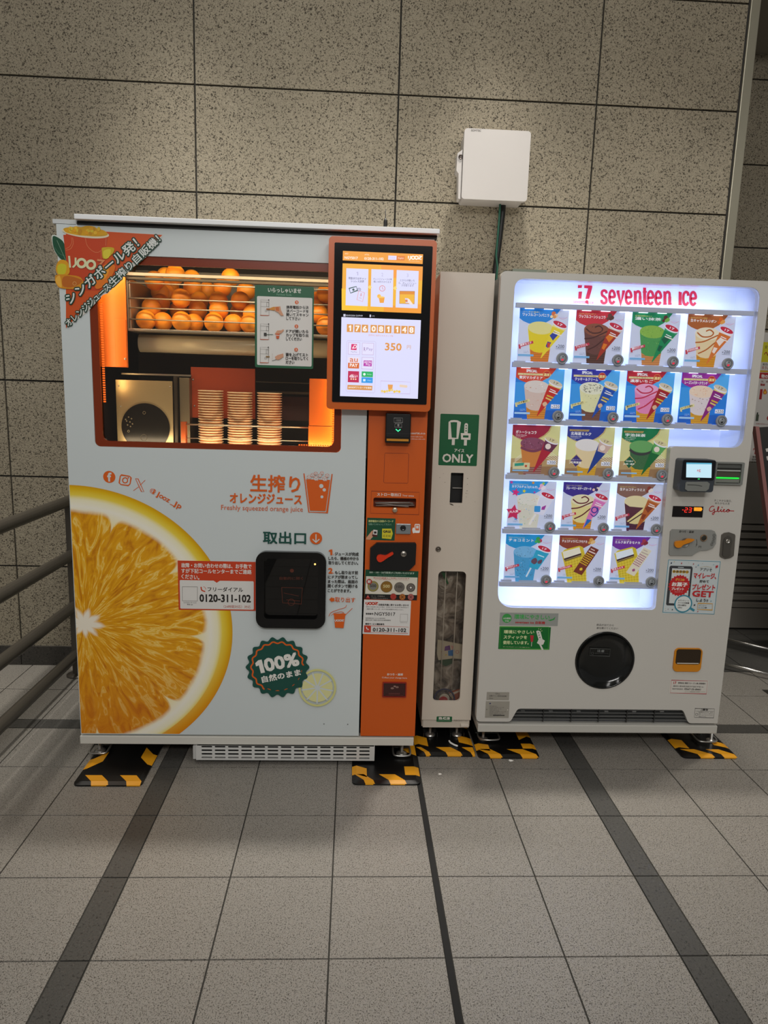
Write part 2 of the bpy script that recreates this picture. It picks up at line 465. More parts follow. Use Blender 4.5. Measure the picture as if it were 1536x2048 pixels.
# handrail at the left
XR = -1.335; rail = M('57524a', .36, .3)
t = thing('handrail', 'dark metal handrail with four horizontal bars left of the juice machine', 'handrail', (XR, 3.28, 0))
for z in (.872, .610, .355, .109):
    b = MB(); b.tube([(XR, 3.3, z), (XR, 1.0, z)], .026, rail, 14); obj('rail', b, t)
for yy in (3.28, 1.5):
    b = MB(); b.box(XR - .02, XR + .02, yy - .009, yy + .009, .004, .87, rail); obj('post', b, t, bevel=.003)
    b = MB(); b.lathe([(.05, 0), (.05, .006), (.024, .01)], (XR, yy, .0005), 'z', rail, 20); obj('floor_flange', b, t)

# sign stand at the right edge
YS = 3.55
a = onY(1511, 853, YS); c_ = onY(1566, 1325, YS)
t = thing('sign_stand', 'leaning dark notice stand with dusty pink edge and chrome foot tubes at right', 'sign stand', (c_.x + .2, YS, 0))
dx = Vector((.62, .06)); k = MB(); pts = [(a.x, a.y), (c_.x, c_.y + .06)]
w1 = .02
k.add([(pts[0][0], YS, pts[0][1]), (pts[0][0] + w1, YS, pts[0][1]), (pts[1][0] + w1, YS, pts[1][1]), (pts[1][0], YS, pts[1][1])] +
      [(pts[0][0], YS + .035, pts[0][1]), (pts[0][0] + w1, YS + .035, pts[0][1]), (pts[1][0] + w1, YS + .035, pts[1][1]), (pts[1][0], YS + .035, pts[1][1])],
      [(0, 3, 2, 1), (4, 5, 6, 7), (0, 1, 5, 4), (1, 2, 6, 5), (2, 3, 7, 6), (3, 0, 4, 7)], M('9a6a66', .5))
obj('frame_edge', k, t)
k = MB(); q0 = pts[0][0] + w1 + .0005; q1 = pts[1][0] + w1 + .0005
k.add([(q0, YS + .006, pts[0][1] - .006), (q0 + .6, YS + .006, pts[0][1] + .05), (q1 + .6, YS + .006, pts[1][1]), (q1, YS + .006, pts[1][1])] +
      [(q0, YS + .03, pts[0][1] - .006), (q0 + .6, YS + .03, pts[0][1] + .05), (q1 + .6, YS + .03, pts[1][1]), (q1, YS + .03, pts[1][1])],
      [(0, 3, 2, 1), (4, 5, 6, 7), (0, 1, 5, 4), (1, 2, 6, 5), (2, 3, 7, 6), (3, 0, 4, 7)], M('2e2c2b', .6))
obj('board', k, t)
d = D(P(YS), YS + .0055); d.vw = (1436, 640, .14641)
d.poly([(658, 1760), (720, 1745), (740, 1800), (668, 1800)], M('cfcac4', .6)); d.poly([(668, 1865), (740, 1850), (760, 1900), (680, 1920)], M('cfcac4', .6))
obj('notice_sheets', d, t)
chrome = M('b9b7b3', .22, .95)
for (u0, v0, u1, v1, zz) in ((1380, 1262, 1600, 1312, .05), (1380, 1312, 1600, 1362, .03)):
    p, q = onZ(u0, v0, zz), onZ(u1, v1, zz)
    k = MB(); k.tube([(p.x, p.y, zz), (q.x, q.y, zz)], .009, chrome, 12); obj('foot_tube', k, t)
k = MB(); qz = onZ(1566, 1318, .04); k.tube([(c_.x + .02, YS + .017, pts[1][1] + .04), (c_.x + .03, YS + .017, .03)], .012, chrome, 10); obj('strut', k, t)

# floor drain at the right edge
p = onZ(1524, 1380)
t = thing('floor_grate', 'small dark metal grate set in the floor near the chrome foot tubes', 'floor grate', (p.x + .07, p.y - .05, .001))
b = MB(); x0, y0 = p.x, p.y - .13
b.prism([(0, 0)] * 0 or rr(x0, 0, x0 + .2, .002, .0005, 1), y0, y0 + .13, M('26241f', .6)); obj('frame', b, t)
b = MB()
for i in range(6): b.box(x0 + .015 + i * .03, x0 + .03 + i * .03, y0 + .012, y0 + .118, .0021, .004, M('57534c', .4, .6))
obj('bars', b, t)

# scraps of paper on the floor
for n_, (u, v, s, lab, zz) in enumerate(((1022, 1521, .011, 'white paper scrap on the floor before the ice cream machine left mat', .0006), (880, 1548, .008, 'tiny white paper scrap on the floor in front of the narrow bin', .0006))):
    p = onZ(u, v, zz); b = MB(); P0 = [(p.x + s * math.cos(a) * r_, p.y + s * .8 * math.sin(a) * r_) for a, r_ in ((0, 1), (1, .8), (2, 1.1), (3.1, .9), (4.2, 1), (5.2, .75))]
    b.add([(x, y, zz) for x, y in P0] + [(p.x, p.y, zz + .003)] , [(i, (i + 1) % 6, 6) for i in range(6)] + [(5, 4, 3, 2, 1, 0)], M('f0ede6', .7))
    tag(obj('paper_scrap', b, base=(p.x, p.y, zz)), lab, 'litter', 'paper scraps on the floor')

# mats with black and yellow edges under the feet
mat_black = M('0b0b0c', .32); mat_yellow = M('e8a11c', .38)
def mat(fl, fr, depth, lab, stripes, back=None, slant=0.0):
    a, c_ = onZ(*fl), onZ(*fr); y0 = (a.y + c_.y) / 2; y1 = y0 + depth; h = .012; x0, x1 = a.x, c_.x
    t = thing('floor_mat', lab, 'mat', ((x0 + x1) / 2, (y0 + y1) / 2, 0), 'anti-slip mats under the machine feet')
    e = .016; b = MB()
    lo = [(x0, y0), (x1, y0), (x1, y1), (x0, y1)]; q = [(x0 + e, y0 + e), (x1 - e, y0 + e), (x1 - e, y1 - e), (x0 + e, y1 - e)]
    r0 = [p_ for p_ in rpoly(lo, .022, 4)]; r1 = rpoly(q, .016, 4)
    n = len(r0)
    b.add([(x, y, .0006) for x, y in r0] + [(x, y, h * .55) for x, y in r0] + [(x, y, h) for x, y in r1],
          [(i, (i + 1) % n, n + (i + 1) % n, n + i) for i in range(n)] + [(n + i, n + (i + 1) % n, 2 * n + (i + 1) % n, 2 * n + i) for i in range(n)] + [tuple(2 * n + i for i in range(n)), tuple(reversed(range(n)))], mat_black)
    obj('pad', b, t)
    ep = .0004
    wb = .055
    for k_ in stripes:                                   # (edge, start, width, skew) along an edge
        ed, s0, w_, sk = k_; s = MB()
        if ed == 'f':
            xa = x0 + s0; A = [(xa, y0 + wb), (xa + w_, y0 + wb), (min(xa + w_ + sk, x1 - .004), y0 + e), (min(xa + sk, x1 - .006), y0 + e)]
            s.add([(x, y, h + ep) for x, y in A], [(3, 2, 1, 0)], mat_yellow)
            B = [A[3], A[2]]; s.add([(B[0][0], y0 + e, h + ep), (B[1][0], y0 + e, h + ep), (B[1][0] + .006 if B[1][0] + .006 < x1 else B[1][0], y0 - ep, h * .55), (B[0][0] + .006 if B[0][0] + .006 < x1 else B[0][0], y0 - ep, h * .55)], [(0, 3, 2, 1)], mat_yellow)
            s.add([(B[0][0] + .006, y0 - ep, h * .55), (B[1][0], y0 - ep, h * .55), (B[1][0], y0 - ep, .002), (B[0][0] + .006, y0 - ep, .002)], [(0, 3, 2, 1)], mat_yellow)
        else:
            L = ed == 'l'; xo = x0 + e if L else x1 - e; xi = x0 + wb if L else x1 - wb; xb = x0 - ep if L else x1 + ep
            ya = y0 + s0; A = [(xo, ya), (xi, ya + sk), (xi, ya + sk + w_), (xo, ya + w_)]
            f = (0, 1, 2, 3) if L else (3, 2, 1, 0)
            s.add([(x, y, h + ep) for x, y in A], [f], mat_yellow)
            s.add([(xo, ya, h + ep), (xo, ya + w_, h + ep), (xb, ya + w_, h * .55), (xb, ya, h * .55)], [(0, 1, 2, 3) if L else (3, 2, 1, 0)], mat_yellow)
        obj('yellow_stripe', s, t)
    return t
mat((144, 1574), (283, 1573), .47, 'black mat with yellow edge stripes under the left foot of the juice machine',
    [('f', .025, .06, .035), ('f', .15, .06, .035), ('l', .1, .07, .05), ('l', .3, .07, .05), ('r', .13, .075, .05), ('r', .33, .07, .05)])
mat((704, 1571), (842, 1571), .47, 'black mat with yellow edge stripes under the right foot of the juice machine',
    [('f', .008, .035, .035), ('f', .1, .06, .035), ('l', .055, .06, -.02), ('r', .05, .06, .0), ('r', .2, .08, .03), ('r', .36, .07, .03)])
mat((832, 1514), (952, 1514), .47, 'black mat with yellow edge stripes under the narrow white bin',
    [('f', .004, .02, .03), ('f', .085, .06, .035), ('f', .19, .045, .03), ('l', .08, .07, -.02), ('r', .075, .06, .02), ('r', .22, .07, .02)])
mat((957, 1518), (1080, 1518), .47, 'black mat with yellow edge stripes under the left foot of the ice cream machine',
    [('f', .006, .05, .035), ('f', .125, .065, .045), ('l', .05, .05, -.01), ('r', .06, .04, .0), ('r', .16, .07, -.03), ('r', .3, .07, -.03)])
mat((1366, 1518), (1476, 1518), .47, 'black mat with yellow edge stripes under the right foot of the ice cream machine',
    [('f', .012, .06, .055), ('f', .12, .055, .045), ('l', .07, .07, -.01), ('l', .26, .07, -.01), ('r', .07, .04, .02), ('r', .2, .08, .02)])
p = onZ(905, 1487, .0135)
b = MB(); pp = catmull([(p.x - .012, p.y + .018), (p.x - .008, p.y), (p.x + .006, p.y - .018), (p.x + .018, p.y - .026)], 5)
b.tube([(x, y, .0165) for x, y in pp], [.0015] + [.004] * (len(pp) - 2) + [.0015], M('eceae4', .7), 6)
tag(obj('paper_scrap', b, base=(p.x, p.y, .0125)), 'curled white paper scrap lying on the mat of the narrow bin', 'litter', 'paper scraps on the floor')

# white plastic box on the wall, with its cables
YB = YW - .135
x0, x1, z0, z1 = box2(V_, 765, 105, 1268, 700, YB)
t = thing('wall_box', 'white plastic cabinet with a rounded cover fixed high on the stone wall', 'box', ((x0 + x1) / 2, YW, z0))
wp = M('bdb9b6', .42); b = MB(); b.prism(rr(x0 + .006, z0 + .006, x1 - .006, z1 - .004, .012), YB + .028, YW - .0005, wp); obj('back_shell', b, t)
b = MB(); b.prism(rr(x0, z0, x1, z1, .014), YB, YB + .027, wp); obj('cover', b, t, bevel=.006, seg=3)
b = MB(); zc = at(V_, 735, 390, YB).y; b.prism([(x0 - .002, zc + .062), (x0 - .0245, zc + .045), (x0 - .0265, zc - .028), (x0 - .016, zc - .04), (x0 - .013, z0 + .004), (x0 - .002, z0 + .001)], YB + .012, YB + .07, wp)
lg = obj('latch_flange', b, t, bevel=.003)
q = at(V_, 736, 332, YB); b = MB(); b.lathe([(.0105, 0), (.0105, .003), (.008, .004), (.0075, .001), (.003, .001)], (q.x, YB + .0118, q.y), 'y-', M('58504c', .35, .6), 20); obj('key_lock', b, lg, 'dark grey key lock')
d = D(P(YB), YB - .0004); d.vw = V_; d.text('SOMTEC', 818, 124, 898, 127, 14, M('77736f'), .04); obj('lettering', d, t)
b = MB(); pp = [(1078, 700), (1070, 800), (1058, 900), (1046, 1010), (1030, 1130), (1016, 1230), (1008, 1320), (1000, 1420)]
pp = [at(V_, x, y, YW - .03) for x, y in pp]; b.tube([(p.x, YW - .03, p.y) for p in pp] + [(pp[-1].x, YW - .03, .9)], .0135, M('121212', .5), 10)
tag(obj('power_cable', b, base=(pp[0].x, YW - .03, pp[0].y)), 'thick black cable hanging from the white wall box', 'cable')
b = MB(); pp = [(1052, 705), (1047, 800), (1038, 920), (1028, 1040), (1020, 1130), (1030, 1230), (1022, 1330), (1014, 1420)]
pp = [at(V_, x, y, YW - .05) for x, y in pp]; b.tube([(p.x, YW - .05, p.y) for p in pp] + [(pp[-1].x, YW - .05, .9)], .005, M('1d5a48', .5), 8)
tag(obj('ground_cable', b, base=(pp[0].x, YW - .05, pp[0].y)), 'thin green cable beside the thick black one', 'cable')

# ------------------------------------------------------------------ orange juice vending machine
ORC = 'cc580e'; white_panel = M('ccd4d5', .3); black = M('0c0c0d', .3); dark = M('171615', .5); orange_paint = M(ORC, .4)
metal = M('b9b2a4', .34, .85); zinc = M('c5c4c0', .28, .9)
xl, xr = onY(162, 1470, YJ).x, onY(828, 1473, YJ).x + .004
ztop = onY(500, 456, YJ).y - .012; zbot = onY(400, 1471, YJ).y
xd = onY(717.5, 1470, YJ).x; xc = onY(721, 1470, YJ).x
YB1 = 3.34
J = thing('juice_vending_machine', 'white and orange fresh orange juice vending machine with touch screen', 'vending machine', ((xl + xr) / 2, 2.9, 0))
wx0, wx1 = at(A_, 225, 450, YJ).x, onY(682, 880, YJ).x
wz0, wz1 = onY(430, 899, YJ).y, onY(470, 519, YJ).y
zc0 = wz0 - .02
b = MB(); t_ = .02
b.box(xl, xl + t_, YJ + .032, YB1, zbot, ztop, white_panel); b.box(xr - t_, xr, YJ + .032, YB1, zbot, ztop, M('b85c26', .35))
b.box(xl + t_, xr - t_, YB1 - .02, YB1, zbot, ztop, white_panel); b.box(xl + t_, xr - t_, YJ + .032, YB1 - .02, ztop - .02, ztop, white_panel); b.box(xl + t_, xr - t_, YJ + .032, YB1 - .02, zbot, zbot + .02, dark)
obj('cabinet', b, J)
b = MB(); zr = onY(500, 452, YJ - .03).y
b.box(onY(148, 441, YJ - .03).x, xr + .012, YJ - .03, YB1, zr, zr + .016, M('eef0f2', .25)); obj('roof_lip', b, J, 'glossy white roof lip', bevel=.002)
b = MB(); b.box(onY(155, 446, YJ).x, xr + .006, YJ - .004, YJ + .03, ztop, zr - .0005, M('0a0a0a', .6)); b.box(xl - .012, onY(152, 446, YJ).x, YJ + .002, YJ + .05, ztop + .002, zr + .004, M('c9cdce', .35)); obj('roof_gap_shade', b, J, 'black strip painted as the dark gap under the roof lip')  # shade of the gap beneath the lip, painted as a black strip
# front door with the window opening and the cup hatch opening
hx0, hx1, hz0, hz1 = box2(B_, 1012, 486, 1313, 820, YJ)
b = MB(); b.prism([(xl, zbot + .003), (xd, zbot + .003), (xd, ztop - .02), (xr - .002, ztop - .02), (xr - .002, ztop), (xl, ztop)], YJ, YJ + .03, white_panel,
                  [rr(wx0, wz0, wx1, wz1, .018), rr(hx0, hz0, hx1, hz1, .03)])
door = obj('front_door', b, J)
# window surround, glass and glow strips
fx0, fx1, fz0, fz1 = wx0 + .026, wx1 - .026, wz0 + .02, wz1 - .028
b = MB(); b.prism(rr(wx0 + .0005, wz0 + .0005, wx1 - .0005, wz1 - .0005, .018), YJ + .004, YJ + .012, M('7c2d0c', .25), [rr(fx0, fz0, fx1, fz1, .022)]); obj('window_surround', b, door, 'brown translucent window border')
b = MB(); b.box(fx0 - .004, fx1 + .004, YJ + .0125, YJ + .0155, fz0 - .004, fz1 + .004, glass('clear_pane', 'f4efe9', .05)); obj('window_glass', b, door, 'clear window glass')
glow = M('ff6a10', .5, 0, 1.6); glow2 = M('ff8a30', .5, 0, 3.2)
b = MB(); zz = onY(190, 805, YJ).y
for i in range(70):
    z = fz0 + .012 + i * (fz1 - fz0 - .03) / 70
    if z > zz: b.box(fx0 + .001, fx0 + .007, YJ + .022, YJ + .03, z, z + .005, glow)
obj('led_strip', b, J, 'glowing orange dotted light strip')
b = MB(); zz = at(A_, 1480, 1000, YJ).y + .05
for i in range(70):
    z = fz0 + .006 + i * (fz1 - fz0 - .03) / 70
    if z < zz: b.box(fx1 - .007, fx1 - .001, YJ + .022, YJ + .03, z, z + .005, glow)
for i in range(14):
    x = fx1 - .01 - i * .0085; b.box(x - .005, x, YJ + .022, YJ + .03, fz0 + .0005, fz0 + .004, glow)
obj('led_strip', b, J, 'glowing orange dotted light strip')
# interior
YI0, YI1 = YJ + .034, YJ + .62
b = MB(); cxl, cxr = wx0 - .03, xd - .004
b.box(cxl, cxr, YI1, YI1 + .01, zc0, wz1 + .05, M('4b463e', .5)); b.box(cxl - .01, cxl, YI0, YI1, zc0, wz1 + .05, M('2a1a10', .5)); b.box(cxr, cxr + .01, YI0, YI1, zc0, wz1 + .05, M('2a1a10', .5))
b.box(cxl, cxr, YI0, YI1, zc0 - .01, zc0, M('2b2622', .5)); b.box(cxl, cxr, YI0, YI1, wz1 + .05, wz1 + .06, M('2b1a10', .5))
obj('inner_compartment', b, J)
op = M('e87418', .42)
x0, x1, z0, z1 = box2(A_, 250, 250, 425, 806, YJ + .10)
b = MB(); b.box(cxl + .002, x1, YJ + .10, YJ + .106, z0, z1, op); q = at(A_, 357, 560, YJ + .1); b.box(q.x, x1 - .001, YJ + .094, YJ + .0995, z0 + .002, q.y, op); obj('side_panel', b, J, 'orange inner panel at the left', bevel=.001)
b = MB(); q = at(A_, 410, 762, YJ + .094); b.lathe([(.004, 0), (.003, .003)], (q.x, YJ + .0935, q.y), 'y-', zinc, 10); obj('screw', b, J)
x0, x1, z0, z1 = box2(A_, 1356, 863, 1500, 1222, YJ + .07)
zz = at(A_, 1400, 1106, YJ + .07).y
b = MB(); b.box(x0, cxr - .002, YJ + .07, YJ + .076, zz + .001, z1, op); b.box(x0 - .003, cxr - .002, YJ + .07, YJ + .076, zc0 + .001, zz - .001, op); b.box(x0 - .002, x0, YJ + .076, YJ + .25, zc0 + .001, z1, op); obj('side_panel', b, J, 'orange inner panel at the right')
# orange rack: posts, rails, tray, trough
YR = YJ + .13
xr0 = at(A_, 432, 500, YR).x; xr1 = cxr - .006
b = MB(); zt_ = at(A_, 432, 345, YR).y; zb_ = at(A_, 432, 618, YR).y
b.box(xr0 - .006, xr0 - .001, YR - .01, YR + .3, zb_ + .0025, zt_, metal); b.box(xr0 + .001, xr0 + .006, YR - .004, YR + .004, zb_ + .0025, zt_, metal); obj('rack_post', b, J, bevel=.001)
rails = MB
for zy, r_ in ((385, .0022), (463, .0025), (512, .0025), (570, .0025)):
    b = MB(); z = at(A_, 760, zy, YR).y; b.tube([(xr0, YR - .006, z), (xr1, YR - .006, z)], r_, metal, 8); obj('rack_bar', b, J)
b = MB(); za, zb2 = at(A_, 760, 332, YR).y, at(A_, 760, 350, YR).y
b.box(xr0 - .012, xr1, YR - .012, YR - .002, zb2, za, M('7d766a', .5, .5)); z3, z4 = at(A_, 760, 356, YR).y, at(A_, 760, 371, YR).y; b.box(xr0 - .006, xr1, YR - .016, YR - .004, z4, z3, M('3b352c', .4, .6)); obj('rack_top_rail', b, J, bevel=.0015)
b = MB(); z5, z6 = at(A_, 760, 612, YR).y, at(A_, 760, 632, YR).y
TRZ = z5 - .004
b.box(xr0 - .004, xr1, YR - .014, YR + .42, z6, TRZ, metal); obj('rack_tray', b, J, bevel=.002)
b = MB(); z7_, z8_ = at(A_, 760, 640, YR + .03).y, at(A_, 760, 735, YR + .03).y; rc = (z7_ - z8_) / 2
b.tube([(at(A_, 475, 690, YR + .03).x, YR + .03 + rc, (z7_ + z8_) / 2), (xr1, YR + .03 + rc, (z7_ + z8_) / 2)], rc, M('d6cfb8', .3, .1), 28); obj('trough', b, J, 'pale horizontal trough')
b = MB(); z9 = at(A_, 900, 258, YJ + .05).y; b.box(cxl + .002, cxr - .002, YJ + .05, YJ + .056, z9, wz1 + .045, M('8a5a34', .4)); b.box(cxl + .002, cxr - .002, YJ + .056, YJ + .16, z9 + .006, z9 + .012, M('b58a5a', .35, .5)); obj('header_panel', b, J)
# juicer housing
YH = YJ + .14
x0, x1, z0, z1 = box2(A_, 360, 868, 658, 1186, YH)
b = MB(); b.box(x0, x1, YH, YH + .006, zc0 + .001, z1, M('cdb98e', .34, .75)); hs = obj('juicer_housing', b, J, 'brushed steel juicer housing', bevel=.001)
c0 = at(A_, 517, 1112, YH); k = at(A_, 640, 1112, YH).x - c0.x
b = MB(); cl = [p for p in circ(c0.x, c0.y, k, 48) if p[1] > zc0 + .002]; cl.sort(key=lambda p: -math.atan2(p[1] - zc0, p[0] - c0.x) if 0 else p[0])
lo = [(max(p[0] for p in cl), zc0 + .0025), (min(p[0] for p in cl), zc0 + .0025)]
arc = sorted(cl, key=lambda p: math.atan2(p[1] - c0.y, p[0] - c0.x) % (2 * math.pi) if p[1] >= c0.y else (math.atan2(p[1] - c0.y, p[0] - c0.x) + (2 * math.pi if p[0] < c0.x else 0)))
b.prism(arc, YH - .004, YH - .0005, M('14110d', .25)); obj('round_window', b, hs, 'black round window')
d = D(P(YH), YH - .0045); d.vw = A_
for x, y in ((430, 1060), (445, 1068), (420, 1080), (437, 1085), (450, 1095), (425, 1100), (440, 1108), (415, 1072)): d.disc(x, y, 4, M('6d6450'), 8)
d.ring(510, 1038, 7, 2, M('6d6450')); d.ring(430, 1132, 5, 2, M('8d846a')); d.ring(508, 1165, 16, 2, M('4d4636')); obj('printing', d, hs)
for x, y in ((377, 900), (640, 905), (388, 1005)): b = MB(); q = at(A_, x, y, YH); b.lathe([(.003, 0), (.002, .002)], (q.x, YH - .0005, q.y), 'y-', zinc, 8); obj('screw', b, hs)
x0, x1, z0, z1 = box2(A_, 664, 852, 744, 1186, YH + .03); b = MB()
b.box(x0, x0 + .012, YH + .01, YH + .2, zc0 + .001, z1, M('4a4238', .4, .6)); b.box(x0 + .016, x1, YH + .03, YH + .2, zc0 + .001, z1 - .004, M('8c8069', .4, .7)); b.box(at(A_, 385, 838, YH + .05).x, x1, YH + .06, YH + .2, z1 + .001, z1 + .008, metal); obj('steel_channel', b, J, bevel=.001)
x0, x1, z0, z1 = box2(A_, 746, 803, 1076, 1072, YH + .07)
b = MB(); b.box(x0, x1, YH + .07, YH + .075, z0, z1, M('b5491c', .5)); o_ = obj('orange_plate', b, J, 'orange plate behind the cup stacks', bevel=.001)
for x, y in ((758, 868), (766, 1003)): b = MB(); q = at(A_, x, y, YH + .07); b.lathe([(.004, 0), (.002, .003)], (q.x, YH + .0695, q.y), 'y-', zinc, 10); obj('screw', b, o_)
x0, x1, z0, z1 = box2(A_, 1080, 925, 1350, 945, YH + .2); b = MB(); b.box(x0, x1, YH + .2, YH + .22, z0, z1, M('6b6355', .4, .6)); zz = at(A_, 1100, 880, YH + .2).y; b.box(x0, x1, YH + .2, YH + .215, zz - .002, zz + .002, M('6b6355', .4, .6)); obj('cross_rail', b, J)
x0, x1, z0, z1 = box2(A_, 1076, 950, 1350, 1080, YH + .24); b = MB(); b.box(x0, x1, YH + .24, YH + .25, z0, z1, M('4a1d10', .5)); obj('rear_plate', b, J)
x0, x1, z0, z1 = box2(A_, 694, 1084, 720, 1195, YJ + .07); b = MB(); b.box(x0, x1, YJ + .07, YJ + .1, zc0 + .001, z1, M('a34a18', .45)); obj('cup_rail_post', b, J, bevel=.001)
for zy in (1105, 1175):
    b = MB(); z = at(A_, 1000, zy, YJ + .082).y; r_ = .0028 if zy == 1105 else .0016
    b.tube([(x1, YJ + .082, z), (cxr - .01 if 0 else at(A_, 1350, 1110, YJ + .082).x, YJ + .082, z)], r_, metal, 8); obj('cup_rail', b, J)
# lamps inside the compartment
def inner(loc, tgt, sx, sy, p, c):
    return area('compartment_lamp', loc, tgt, sx, sy, p, c)
inner((-.5, YJ + .07, wz1 + .03), (-.5, YR + .25, wz0 + .3), 1.0, .03, 7, (1, .86, .6))
inner((-.5, YJ + .03, fz1 + .012), (-.5, YR + .08, fz1 - .14), 1.1, .02, 3.0, (1, .86, .6))
inner((fx0 + .0, YJ + .05, (wz0 + wz1) / 2 + .12), (fx0 + .12, YJ + .12, (wz0 + wz1) / 2 + .12), .02, .5, .4, (1, .74, .36))
inner((fx1 + .012, YJ + .045, wz0 + .16), (fx1 - .12, YJ + .12, wz0 + .16), .02, .3, .35, (1, .74, .36))
inner(((wx0 + wx1) / 2, YJ + .045, wz0 + .008), ((wx0 + wx1) / 2, YJ + .2, wz0 + .3), .8, .02, 1.1, (1, .84, .58))

# welcome sign on the glass
x0, x1, z0, z1 = box2(A_, 1072, 380, 1372, 814, YJ)
b = MB(); b.prism(rr(x0, z0, x1, z1, .006), YJ + .0108, YJ + .0122, M('0a5a37', .4)); sg = obj('guide_sign', b, J, 'green purchase guide sign on the glass')
d = D(P(YJ), YJ + .0106); d.vw = S_; INK = M('26211f', .5); OG = M('d85e1c', .5); WH = M('dcdad6', .45)
d.rect(124, 276, 716, 1040, WH, 14)
d.text('いらっしゃいませ', 245, 210, 602, 222, 48, M('e8e8e0'), .02); d.text('Purchase Guide', 338, 258, 500, 264, 20, M('7fb094'))
for i, (y, ls) in enumerate(((345, ('携帯電話から決', '済バーコードを', '開いてスキャン', 'して下さい')), (605, ('ドアが開いたら', 'カップを取り出', 'してください')), (857, ('蓋を上げてスト', 'ローを取りしてく', 'ださい')))):
    d.disc(555 - i * 3, y, 20, OG); d.text(str(i + 1), 549 - i * 3, y, 561 - i * 3, y, 22, WH, .03)
    for j, s in enumerate(ls):
        n_ = {'して下さい': 150, 'してください': 170, 'ださい': 92}.get(s, 240)
        d.text(s, 443 - i * 3, y + 52 + 41 * j, 443 - i * 3 + n_, y + 56 + 41 * j, 34, INK, .025)
    bx, by = 165 - i * 2, y - 28
    L = M('6b6660')
    d.line([(bx, by + 165), (bx, by), (bx + 90, by + 5), (bx + 90, by + 168)], 2, L); d.line([(bx, by + 22), (bx + 90, by + 26)], 2, L); d.line([(bx, by + 72), (bx + 90, by + 76)], 2, L)
    d.line([(bx + 65, by + 30), (bx + 88, by + 31), (bx + 88, by + 75), (bx + 65, by + 74), (bx + 65, by + 30)], 2, L); d.line([(bx + 48, by + 110), (bx + 68, by + 111), (bx + 68, by + 128), (bx + 48, by + 128), (bx + 48, by + 110)], 2, L)
    d.disc(bx + 88, by + 2, 6, INK); d.poly([(bx - 8, by + 164), (bx + 100, by + 168), (bx + 80, by + 174), (bx - 2, by + 172)], M('b4552c'))
SK = M('cf9878', .5)
d.poly([(235, 420), (300, 395), (372, 390), (370, 430), (300, 432)], M('d08a30')); d.poly([(320, 400), (378, 388), (385, 430), (415, 488), (385, 490), (355, 455), (322, 440)], SK); d.poly([(325, 400), (362, 394), (366, 440), (330, 436)], M('c86a2c')); d.rect(228, 410, 262, 428, M('a8662a'))
d.line([(232, 694), (302, 694)], 5, M('0a4a33')); d.rect(200, 674, 230, 708, M('2e2a28')); d.poly([(315, 690), (345, 650), (390, 648), (412, 636), (417, 650), (385, 682), (350, 690)], SK); d.poly([(330, 684), (370, 684), (364, 738), (336, 738)], M('c8521c')); d.rect(333, 698, 366, 706, WH)
d.poly([(320, 935), (350, 915), (410, 898), (413, 935), (360, 968), (330, 962)], SK); d.line([(290, 978), (330, 966)], 4, INK); d.line([(292, 898), (290, 978)], 1.5, M('b89a80')); d.rect(222, 925, 262, 942, M('8a6a3a'))
obj('printing', d, sg)

# cup hatch
hx0, hx1, hz0, hz1 = box2(B_, 1000, 474, 1325, 836, YJ)
ix0, ix1, iz0, iz1 = box2(B_, 1038, 506, 1289, 792, YJ)
b = MB(); b.prism(rr(hx0, hz0, hx1, hz1, .036, 8), YJ - .022, YJ - .0005, M('060607', .12), [rr(ix0, iz0, ix1, iz1, .014)]); hf = obj('cup_hatch', b, door, 'black cup hatch frame', bevel=.007, seg=3)
b = MB(); b.box(ix0 - .008, ix1 + .008, YJ + .001, YJ + .004, iz0 - .008, iz1 + .008, glass('smoked_pane', '5a4238', .1)); obj('hatch_pane', b, hf, 'smoked hatch pane')
b = MB(); b.box(ix0 - .012, ix1 + .012, YJ + .13, YJ + .14, iz0 - .012, iz1 + .012, M('2e2a27', .5))
for q0, q1, q2, q3 in ((ix0 - .012, ix0 - .008, iz0 - .012, iz1 + .012), (ix1 + .008, ix1 + .012, iz0 - .012, iz1 + .012), (ix0 - .008, ix1 + .008, iz0 - .012, iz0 - .008), (ix0 - .008, ix1 + .008, iz1 + .008, iz1 + .012)): b.box(q0, q1, YJ + .032, YJ + .13, q2, q3, M('3a2a20', .5))
obj('hatch_chamber', b, hf)
d = D(P(YJ), YJ + .0008); d.vw = M_; rd = M('5a2410', .5)
d.disc(945, 895, 16, rd); d.text('自動的に開く', 845, 957, 1035, 957, 26, rd); d.line([(862, 1030), (1030, 1035), (1020, 1165), (870, 1155), (862, 1030)], 4, rd); d.line([(880, 1075), (1000, 1100)], 4, rd); d.line([(900, 1130), (1010, 1140)], 4, rd); d.ring(940, 1150, 26, 4, rd); obj('printing', d, hf)
b = MB(); q = at(B_, 1276, 540, YJ); b.lathe([(.0035, 0), (.002, .002)], (q.x, YJ + .0005, q.y), 'y-', M('ffc060', .4, 0, 3), 10); obj('indicator', b, hf, 'tiny amber indicator light')

